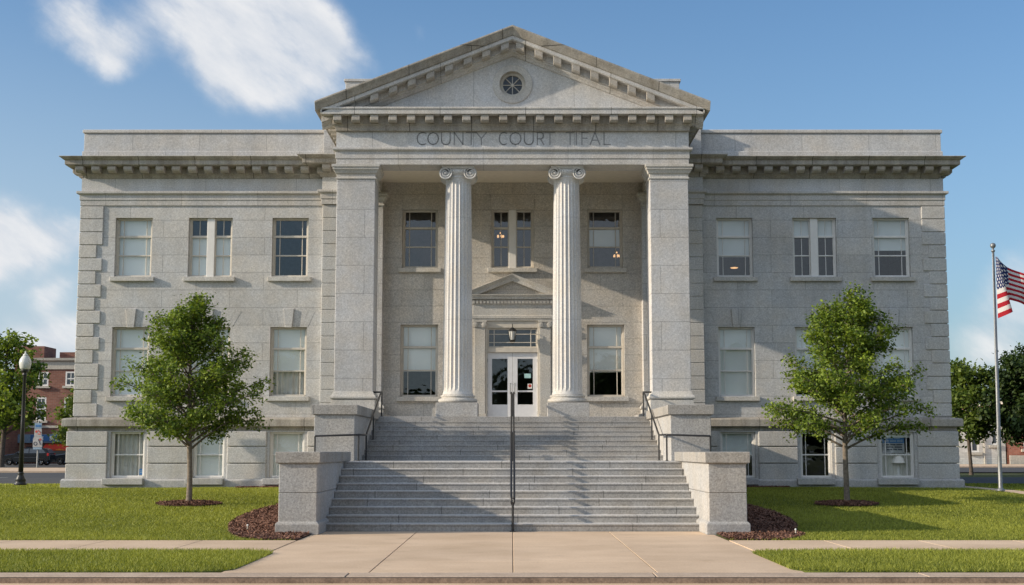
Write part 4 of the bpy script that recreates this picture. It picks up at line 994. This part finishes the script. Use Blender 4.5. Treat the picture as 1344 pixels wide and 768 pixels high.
def blades(name, label, regions, seed):
    rng = np.random.default_rng(seed); VV = []; TT = []
    for (x0, x1, y0, y1, dens, h0, w0, zb) in regions:
        n = int((x1 - x0) * (y1 - y0) * dens); x = rng.uniform(x0, x1, n); y = rng.uniform(y0, y1, n)
        ok = ~(inpoly(x, y, bedL) | inpoly(x, y, bedR) | inpoly(x, y, ringL) | inpoly(x, y, ringR))
        ok &= ~((np.abs(x) < 15.05) & (y > 46.1)) & ~((x > 15.03) & (x < 15.77) & (y > 37)) & ~((np.abs(x) < 5.2) & (y > 28.7))
        ok &= ~((np.abs(x - lx) < .24) & (np.abs(y - ly) < .24)) & ~((np.abs(x - fx) < .45) & (np.abs(y - fy) < .35))
        if zb is not None:   # rounded corner of the verge
            ax = np.abs(x); dx = np.clip(4.55 - ax, 0, None); dy = np.maximum(np.clip(20.5 - y, 0, None), np.clip(y - 23.55, 0, None)); ok &= ((dx > 0) & (dy > 0) & (dx ** 2 + dy ** 2 > .25)) == False
        x, y = x[ok], y[ok]; n = len(x); z = lawn_z(x, y) if zb is None else np.full(n, zb)
        patch = np.sin(x * 1.7 + 2 * np.sin(y * .9)) * np.sin(y * 1.3 + np.sin(x * .8)) * .5 + np.sin(x * .5 + y * .7) * .5
        h = h0 * rng.uniform(.6, 1.3, n) * (1 + .18 * patch); a = rng.uniform(0, 2 * math.pi, n); w = w0 * rng.uniform(.7, 1.3, n)
        ln = rng.normal(0, .55, (n, 2)) * h[:, None]
        b = np.stack([x, y, z - .004], 1); side = np.stack([np.cos(a) * w, np.sin(a) * w, 0 * a], 1)
        tip = b + np.stack([ln[:, 0], ln[:, 1], h], 1)
        VV.append(np.stack([b - side, b + side, tip], 1).reshape(-1, 3)); TT.append(np.clip(rng.beta(1.5, 1.6, n) * .85 + .06 + .14 * patch, 0, 1))
    V = np.concatenate(VV); F = np.arange(len(V)).reshape(-1, 3)
    tag(tinted(name, V, F, np.concatenate(TT), M['blade']), label, 'grass', kind='stuff')
for s, nm in ((-1, 'left'), (1, 'right')):
    def rg(a, b): return (min(s * a, s * b), max(s * a, s * b))
    blades('grass', 'mown grass of the sloping lawn on the %s of the stairs' % nm, [(*rg(4.2, 13), 26.98, 31, 1500, .052, .007, None), (*rg(4.2, 15), 31, 37, 1000, .052, .0085, None), (*rg(5.2, 18.5), 37, 46.3, 750, .052, .010, None), (*rg(15, 24), 46, 55.5, 120, .06, .025, None)], 20 + s)
    blades('grass', 'mown grass of the kerbside verge on the %s of the walkway' % nm, [(*rg(4.04, 9.5), 19.95, 24.09, 1700, .06, .0065, .012), (*rg(9.5, 14), 19.95, 24.09, 800, .06, .007, .012)], 30 + s)

# ------------------------------------------------------------------ background buildings, cars, sign
def bg_window(parent, x0, x1, y, z0, z1, bars=True, sill=True):
    f = MB(); t_ = .16
    f.box(x0, x0 + t_, y - .06, y + .1, z0, z1).box(x1 - t_, x1, y - .06, y + .1, z0, z1).box(x0 + t_, x1 - t_, y - .06, y + .1, z1 - t_, z1).box(x0 + t_, x1 - t_, y - .06, y + .1, z0, z0 + t_)
    if bars:
        zm = (z0 + z1) / 2; f.box(x0 + t_, x1 - t_, y - .04, y + .08, zm - .06, zm + .06)
        f.box((x0 + x1) / 2 - .04, (x0 + x1) / 2 + .04, y - .03, y + .06, z0 + t_, z1 - t_)
    o = obj('window', f, M['frame_white'], parent)
    obj('pane', MB().add([(x0 + .1, y - .01, z0 + .1), (x1 - .1, y - .01, z0 + .1), (x1 - .1, y - .01, z1 - .1), (x0 + .1, y - .01, z1 - .1)], [(0, 1, 2, 3)]), M['bg_glass'], o)
    if sill: obj('sill', MB().box(x0 - .25, x1 + .25, y - .3, y + .05, z0 - .25, z0 - .005), M['bg_trim'], o)
bb = thing('brick_building', 'three storey red brick building with pale cornice across the side street', 'building', (-48, 150, .4))
bx0, bx1, by = -53.5, -38, 150
wins = [(-51.55, -50.4, 8.75, 10.25), (-48.55, -47.4, 8.75, 10.3), (-51.6, -50.55, 5.0, 7.5), (-48.6, -47.5, 5.0, 7.5), (-44.8, -43.6, 8.75, 10.3)]
hl = [(a, b, c, d) for a, b, c, d in wins]
obj('wall', MB().wall(bx0, bx1, .2, 11.0, by, .3, hl).box(bx0, bx1, by + .35, by + 14, .2, 11.0), M['brick'], bb, fix=False)
for a, b, c, d in wins: bg_window(bb, a, b, by + .06, c, d)
obj('cornice', MB().sweep([(bx0, by + 14), (bx0, by), (bx1, by)], [(-.2, 10.55), (.12, 10.55), (.15, 11.35), (.45, 11.5), (.5, 11.75), (-.2, 11.8)]), M['bg_trim'], bb)
obj('chimney', MB().box(-55.2, -52.0, by + 3, by + 7, 10, 13.3), M['brick'], bb); obj('chimney', MB().box(-50.6, -48.9, by + 4, by + 6, 10.5, 12.7), M['brick'], bb)
obj('string_course', MB().box(bx0, bx1, by - .1, by - .004, 4.2, 4.45), M['bg_trim'], bb)
obj('fascia', MB().box(bx0, bx1, by - .25, by - .01, 2.6, 3.5), M['blue_pale'], bb)
fs = obj('shop_sign', MB().box(-52.0, -48.9, by - .34, by - .26, 2.75, 3.45), M['blue'], bb)
obj('sign_mark', MB().box(-51.6, -51.1, by - .37, by - .345, 2.9, 3.3).box(-50.9, -50.6, by - .37, by - .345, 2.9, 3.3).box(-49.9, -49.5, by - .37, by - .345, 2.85, 3.35), M['white'], fs)
aw = obj('awning', MB().prism([(by - .02, 2.5), (by - 1.3, 1.95), (by - 1.3, 1.75), (by - .02, 1.75)], 'x', -50.4, -46.5), M['red'], bb)
obj('awning_mark', MB().box(-48.9, -48.0, by - 1.33, by - 1.305, 1.80, 1.9).box(-48.6, -48.4, by - 1.33, by - 1.305, 1.9, 1.98), M['orange'], aw)
obj('storefront', MB().box(-52.5, -46, by - .05, by + .0, .5, 2.2), M['bg_glass'], bb)
sh = thing('shop_building', 'low teal fronted shop at the far left edge behind the big tree', 'building', (-58, 140, .4))
obj('wall', MB().box(-66, -53.4, 141, 150, .2, 5.5), M['brick'], sh); obj('shopfront', MB().box(-60, -54.4, 140.85, 140.99, .4, 3.0), M['teal'], sh)
obj('window', MB().box(-58.5, -55.2, 140.75, 140.84, .9, 2.6), M['bg_glass'], sh); obj('fascia', MB().box(-60, -54.4, 140.6, 140.995, 3.0, 3.7), M['bg_trim'], sh)

wb = thing('white_building', 'white painted brick building beyond the trees at the right', 'building', (46, 136, .4))
wins = [(44.6, 45.4, 1.6, 3.6), (46.6, 47.3, 2.3, 4.0), (41.5, 42.3, 1.6, 3.6)]
obj('wall', MB().wall(38, 48.0, .2, 5.4, 135, .3, wins).box(38, 48.0, 135.4, 148, .2, 5.4), M['brick_white'], wb, fix=False)
for a, b, c, d in wins: bg_window(wb, a, b, 135.08, c, d, bars=False)
obj('coping', MB().box(37.9, 48.05, 134.8, 148, 5.4, 5.7), M['bg_trim'], wb)
obj('downpipe', MB().tube([(45.9, 134.9, .4), (45.9, 134.9, 5.3)], .06, 6), M['bg_trim'], wb)
rb = thing('red_brick_building', 'orange red brick building at the far right edge behind the tree', 'building', (53, 136, .4))
wins = [(49.6, 50.6, 1.9, 4.3), (52.5, 53.5, 1.9, 4.3), (55.5, 56.5, 1.9, 4.3)]
obj('wall', MB().wall(48.15, 60, .2, 6.3, 134.6, .3, wins).box(48.15, 60, 135.0, 148, .2, 6.3), M['brick_red'], rb, fix=False)
for a, b, c, d in wins: bg_window(rb, a, b, 134.68, c, d)
obj('plinth', MB().box(48.2, 60, 134.45, 134.598, .2, 1.3), M['bg_trim'], rb); obj('coping', MB().box(48.1, 60, 134.4, 148, 6.3, 6.6), M['bg_trim'], rb)

def car(label, paint):
    """suv along +X (nose at -X), built at the origin"""
    t = thing('parked_car', label, 'car')
    lo = [(-2.25, .45), (-2.28, .75), (-2.1, .92), (-1.1, 1.06), (-.95, 1.08), (2.05, 1.10), (2.22, 1.0), (2.25, .5), (2.1, .32), (1.82, .32), (1.74, .55), (1.45, .70), (1.16, .55), (1.08, .30), (-1.08, .30), (-1.16, .55), (-1.45, .70), (-1.74, .55), (-1.82, .32), (-2.1, .34)]
    n = len(lo); mb = MB()
    secs = [(-.92, .0, .86), (-.80, .0, 1.0), (.80, .0, 1.0), (.92, .0, .86)]
    for y, _, k in secs: mb.v += [(x * (1 - (1 - k) * .12), y, z if z < .8 else z - (1 - k) * .25) for x, z in lo]
    for i in range(3):
        for q in range(n): r = (q + 1) % n; mb.f.append((i * n + q, i * n + r, (i + 1) * n + r, (i + 1) * n + q))
    mb.f += [tuple(range(n)), tuple(range(3 * n, 4 * n))]
    obj('body', mb, paint, t, bevel=.03)
    up = [(-1.05, 1.06), (-.25, 1.56), (.1, 1.62), (1.5, 1.60), (1.95, 1.46), (2.16, 1.08)]
    mb = MB(); n = len(up)
    for y, k in ((-.86, 0), (-.68, 1), (.68, 1), (.86, 0)): mb.v += [(x, (y if z < 1.2 else y * .84), z) for x, z in up]
    for i in range(3):
        for q in range(n): r = (q + 1) % n; mb.f.append((i * n + q, i * n + r, (i + 1) * n + r, (i + 1) * n + q))
    mb.f += [tuple(range(n)), tuple(range(3 * n, 4 * n))]
    cab = obj('cabin', mb, paint, t, bevel=.03)
    for s in (-1, 1):
        for w in ([(-.78, 1.12), (-.22, 1.47), (.30, 1.53), (.30, 1.12)], [(.38, 1.12), (.38, 1.53), (1.15, 1.52), (1.15, 1.12)], [(1.23, 1.12), (1.23, 1.51), (1.55, 1.48), (1.86, 1.14)]):
            def yy(z): return s * (.86 + (.722 - .86) * (z - 1.06) / .5 + .012)
            obj('window', MB().add([(x, yy(z), z) for x, z in w], [tuple(range(4))]), M['bg_glass'], cab, fix=False)
    obj('windscreen', MB().add([(-1.02, -.7, 1.1), (-1.02, .7, 1.1), (-.30, .6, 1.555), (-.30, -.6, 1.555)], [(0, 1, 2, 3)]), M['bg_glass'], cab, fix=False)
    for sx in (-1, 1):
        for s in (-1, 1):
            w = obj('wheel', MB().lathe([(.20, -.1), (.33, -.1), (.35, -.06), (.35, .06), (.33, .1), (.20, .1)], (sx * 1.45, s * .82, .35), 24, 'y', cap=False), M['tyre'], t)
            rm = MB().lathe([(.02, -.0), (.06, .0)], (sx * 1.45, s * .92, .35), 16, 'y'); rm.lathe([(.19, -.04), (.22, .0), (.22, -.1)], (sx * 1.45, s * .92, .35), 24, 'y', cap=False)
            for k in range(5):
                a = k * 2 * math.pi / 5; rm.tube([(sx * 1.45, s * .91, .35), (sx * 1.45 + .2 * math.cos(a), s * .91, .35 + .2 * math.sin(a))], .03, 5)
            obj('rim', rm, M['rim'], w)
    for s in (-1, 1):
        obj('tail_lamp', MB().box(2.0, 2.20, s * .70, s * .925, .86, 1.12), M['tail'], t, bevel=.02)
        obj('headlight', MB().box(-2.2, -2.0, s * .6, s * .9, .70, .84), M['lamp_glass'], t, bevel=.02)
        obj('mirror', MB().box(-.75, -.58, s * .92, s * 1.08, 1.08, 1.2), paint, t, bevel=.02)
    for z in (.72,): obj('door_trim', MB().box(-1.0, 1.1, -.945, -.922, z, z + .03), M['ink'], t)
    return t
c1 = car('black sport utility car parked nose left behind the street sign', M['car_black']); c1.location = (-44.6, 128, .40)
c2 = car('dark car half hidden behind the courthouse corner, beyond the black one', M['car_blue']); c2.location = (-41.6, 133, .40); c2.rotation_euler = (0, 0, R(6))
for c in (c1, c2): c['group'] = 'cars parked across the side street'

sx, sy = -36.4, 106.5
t = thing('street_sign', 'stacked white and blue sign panels on a grey post across the side street', 'sign', (sx, sy, .45))
obj('post', MB().tube([(sx, sy, .4), (sx, sy, 4.0)], .07, 8), M['steel'], t)
def panel(w, z0, z1, mat): return obj('sign_panel', MB().box(sx - w, sx + w, sy - .12, sy - .08, z0, z1), mat, t)
a = panel(.27, 3.42, 3.85, M['blue_pale']); obj('sign_mark', MB().box(sx - .2, sx + .2, sy - .14, sy - .122, 3.55, 3.72), M['blue'], a)
a = panel(.28, 2.86, 3.40, M['paper']); obj('sign_mark', MB().lathe([(.0, 0), (.09, 0), (.09, .01)], (sx - .12, sy - .135, 3.2), 12, 'y').box(sx, sx + .2, sy - .14, sy - .122, 2.98, 3.04).tube([(sx, sy - .13, 3.3), (sx + .2, sy - .13, 3.1)], .03, 5), M['red_ink'], a)
a = obj('sign_panel', MB().prism([(sx - .36, 2.02), (sx + .36, 2.02), (sx + .36, 2.62), (sx + .28, 2.84), (sx - .28, 2.84), (sx - .36, 2.62)], 'y', sy - .12, sy - .08), M['paper'], t)
obj('sign_mark', MB().lathe([(.09, 0), (.15, 0), (.15, .01), (.09, .01)], (sx - .17, sy - .135, 2.28), 14, 'y', cap=False).tube([(sx + .05, sy - .13, 2.6), (sx + .22, sy - .13, 2.2)], .035, 5), M['ink'], a)
obj('red_mark', MB().lathe([(.0, 0), (.08, 0), (.08, .01)], (sx + .2, sy - .137, 2.6), 12, 'y'), M['red_ink'], a)
panel(.34, 1.84, 2.0, M['blue_pale'])

# trees across the road, met only as reflections in the glass and by the light
rng = np.random.default_rng(77); pts = []; tb = []
for k in range(15):
    cx, cy, hh, rr = -62 + k * 9 + rng.uniform(-2, 2), rng.uniform(-44, -30), rng.uniform(5.0, 11.0), rng.uniform(2.8, 4.4)
    q = rng.normal(0, 1, (700, 3)); q /= np.linalg.norm(q, axis=1)[:, None]; q *= rng.uniform(.45, 1.0, (700, 1)) ** .5
    pts.append(np.stack([cx + q[:, 0] * rr, cy + q[:, 1] * rr, hh * .58 + q[:, 2] * hh * .42], 1))
tag(leaf_cloud(rng, np.concatenate(pts), 5, .4, .75, M['leaf_dark'], None, 'tree_line', (0, -36, 5)), 'row of dark trees across the road, mirrored in the ground floor glass', 'tree line', kind='stuff')

# ------------------------------------------------------------------ light, sky, camera
TO_SUN = Vector((-5.4, -1.2, 2.03)).normalized()
EL = math.asin(TO_SUN.z); AZ = math.atan2(TO_SUN.x, TO_SUN.y)      # azimuth clockwise from +Y
sl = bpy.data.lights.new('sun', 'SUN'); sl.energy = 5.0; sl.angle = R(.55); sl.color = (1.0, .86, .68)
so = bpy.data.objects.new('sun', sl); COL.objects.link(so); so.rotation_euler = (-TO_SUN).to_track_quat('-Z', 'Y').to_euler(); so.location = (-60, -20, 40)

wd = bpy.data.worlds.new('World'); scene.world = wd; wd.use_nodes = True; t = wd.node_tree; t.nodes.clear()
sky = N(t, 'ShaderNodeTexSky', sky_type='NISHITA', sun_disc=False, sun_elevation=EL, sun_rotation=AZ, altitude=200, air_density=1.0, dust_density=2.2, ozone_density=2.2)
D = N(t, 'ShaderNodeTexCoord').outputs['Generated']
skyc = MIX(t, 1.0, sky.outputs[0], (.78, .99, 1.14, 1), 'MULTIPLY')
sepD = N(t, 'ShaderNodeSeparateXYZ', {0: D})
hz = MA(t, 'MULTIPLY', MR(t, sepD.outputs[2], .0, .36, 1, 0, True), MR(t, sepD.outputs[0], -.42, .25, .85, .28, True))
skyc = MIX(t, hz, skyc, (3.6, 4.35, 5.0, 1))
f0, th0 = 1810.0, math.atan(208 / 1810)
def pdir(px, py):
    v = (384 - py) / f0; return Vector(((px - 672.7) / f0, math.cos(th0) - v * math.sin(th0), math.sin(th0) + v * math.cos(th0))).normalized()
blobs = [  # direction, angular radius (deg), weight
 (pdir(330, 20), 2.6, 1.0), (pdir(290, 5), 2.2, .8), (pdir(365, 70), 2.6, 1.0), (pdir(345, 110), 1.6, .65), (pdir(420, 95), 1.9, .7), (pdir(380, 20), 1.8, .7), (pdir(300, 55), 1.3, .5),
 (pdir(95, 0), 1.4, .7), (pdir(130, 28), 1.4, .75), (pdir(165, 62), 1.2, .75), (pdir(215, 15), 1.3, .45), (pdir(560, 45), .7, .36),
 (pdir(20, 312), 1.6, 1.0), (pdir(75, 325), 1.1, .95), (pdir(-30, 310), 2.0, 1.0), (pdir(70, 385), .8, .7), (pdir(70, 445), 1.5, .6), (pdir(20, 450), 1.6, .55), (pdir(110, 460), 1.5, .5),
 (pdir(1330, 365), 1.5, .42), (pdir(1290, 460), 2.4, .50), (pdir(1360, 440), 2.6, .5), (pdir(-140, 120), 4, .9), (pdir(1600, 260), 5, .8)]
wn = N(t, 'ShaderNodeTexNoise', {'Vector': D, 'Scale': 8.0, 'Detail': 7.0, 'Roughness': .6})
warp = VM(t, 'ADD', D, VM(t, 'MULTIPLY', VM(t, 'SUBTRACT', wn.outputs['Color'], (.5, .5, .5)), (.07, .07, .06)))
warp = VM(t, 'NORMALIZE', warp)
acc = 0.0
for d, rad, wgt in blobs:
    dd = MA(t, 'SUBTRACT', 1.0, VM(t, 'DOT_PRODUCT', warp, tuple(d)))
    g = MA(t, 'MULTIPLY', MA(t, 'EXPONENT', MA(t, 'MULTIPLY', dd, -1 / (2 * (1 - math.cos(R(rad * .58)))) * 1.0)), wgt)
    acc = g if acc == 0.0 else MA(t, 'ADD', acc, g)
ax1, ax2 = Vector((.80, 0, -.60)), Vector((.60, 0, .80))
comb = N(t, 'ShaderNodeCombineXYZ', {0: MA(t, 'MULTIPLY', VM(t, 'DOT_PRODUCT', D, tuple(ax1)), .8), 1: MA(t, 'MULTIPLY', VM(t, 'DOT_PRODUCT', D, tuple(ax2)), 2.0), 2: MA(t, 'MULTIPLY', sepD.outputs[1], 1.0)}).outputs[0]
n2 = NOISE(t, comb, 10, 9, .60)
n3 = NOISE(t, VM(t, 'ADD', comb, (-.010, .028, 0)), 10, 9, .60)
dens = MR(t, MA(t, 'MULTIPLY', MA(t, 'MINIMUM', acc, 1.2), MA(t, 'ADD', -.10, MA(t, 'MULTIPLY', n2, 2.1))), .16, 1.12, 0, 1, True)
# unseen bright clouds added behind the camera to raise the fill light
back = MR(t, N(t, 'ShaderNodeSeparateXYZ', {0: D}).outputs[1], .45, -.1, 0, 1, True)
fill_clouds = MA(t, 'MULTIPLY', MR(t, NOISE(t, D, 2.6, 6, .55), .38, .60, 0, .95, True), back)
dens = MA(t, 'MAXIMUM', dens, fill_clouds)
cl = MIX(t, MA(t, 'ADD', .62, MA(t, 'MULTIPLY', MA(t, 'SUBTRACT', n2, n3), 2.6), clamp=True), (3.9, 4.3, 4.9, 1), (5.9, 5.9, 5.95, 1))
side = MR(t, sepD.outputs[0], -.75, .55, 1.35, .42, True)      # added fill weighted to the left, weaker right to darken the right wing
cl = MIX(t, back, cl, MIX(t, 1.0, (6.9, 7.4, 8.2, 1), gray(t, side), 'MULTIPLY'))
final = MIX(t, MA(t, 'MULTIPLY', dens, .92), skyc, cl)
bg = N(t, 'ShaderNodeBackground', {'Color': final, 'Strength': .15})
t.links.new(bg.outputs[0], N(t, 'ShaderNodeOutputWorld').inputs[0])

cam = bpy.data.cameras.new('camera'); co_ = bpy.data.objects.new('camera', cam); COL.objects.link(co_)
cam.sensor_width = 36; cam.lens = 36 * 1810 / 1344; cam.clip_end = 9000; cam.clip_start = .1
co_.location = (-.016, 0, 1.72); co_.rotation_euler = (R(90) + th0, 0, 0)
scene.camera = co_
scene.render.engine = 'CYCLES'
scene.cycles.max_bounces = 8; scene.cycles.transparent_max_bounces = 12; scene.cycles.glossy_bounces = 3; scene.cycles.caustics_reflective = False; scene.cycles.caustics_refractive = False
scene.cycles.sample_clamp_indirect = 6.0
scene.view_settings.view_transform = 'Standard'; scene.view_settings.look = 'None'; scene.view_settings.exposure = 0
scene.render.resolution_x = 1024; scene.render.resolution_y = 585
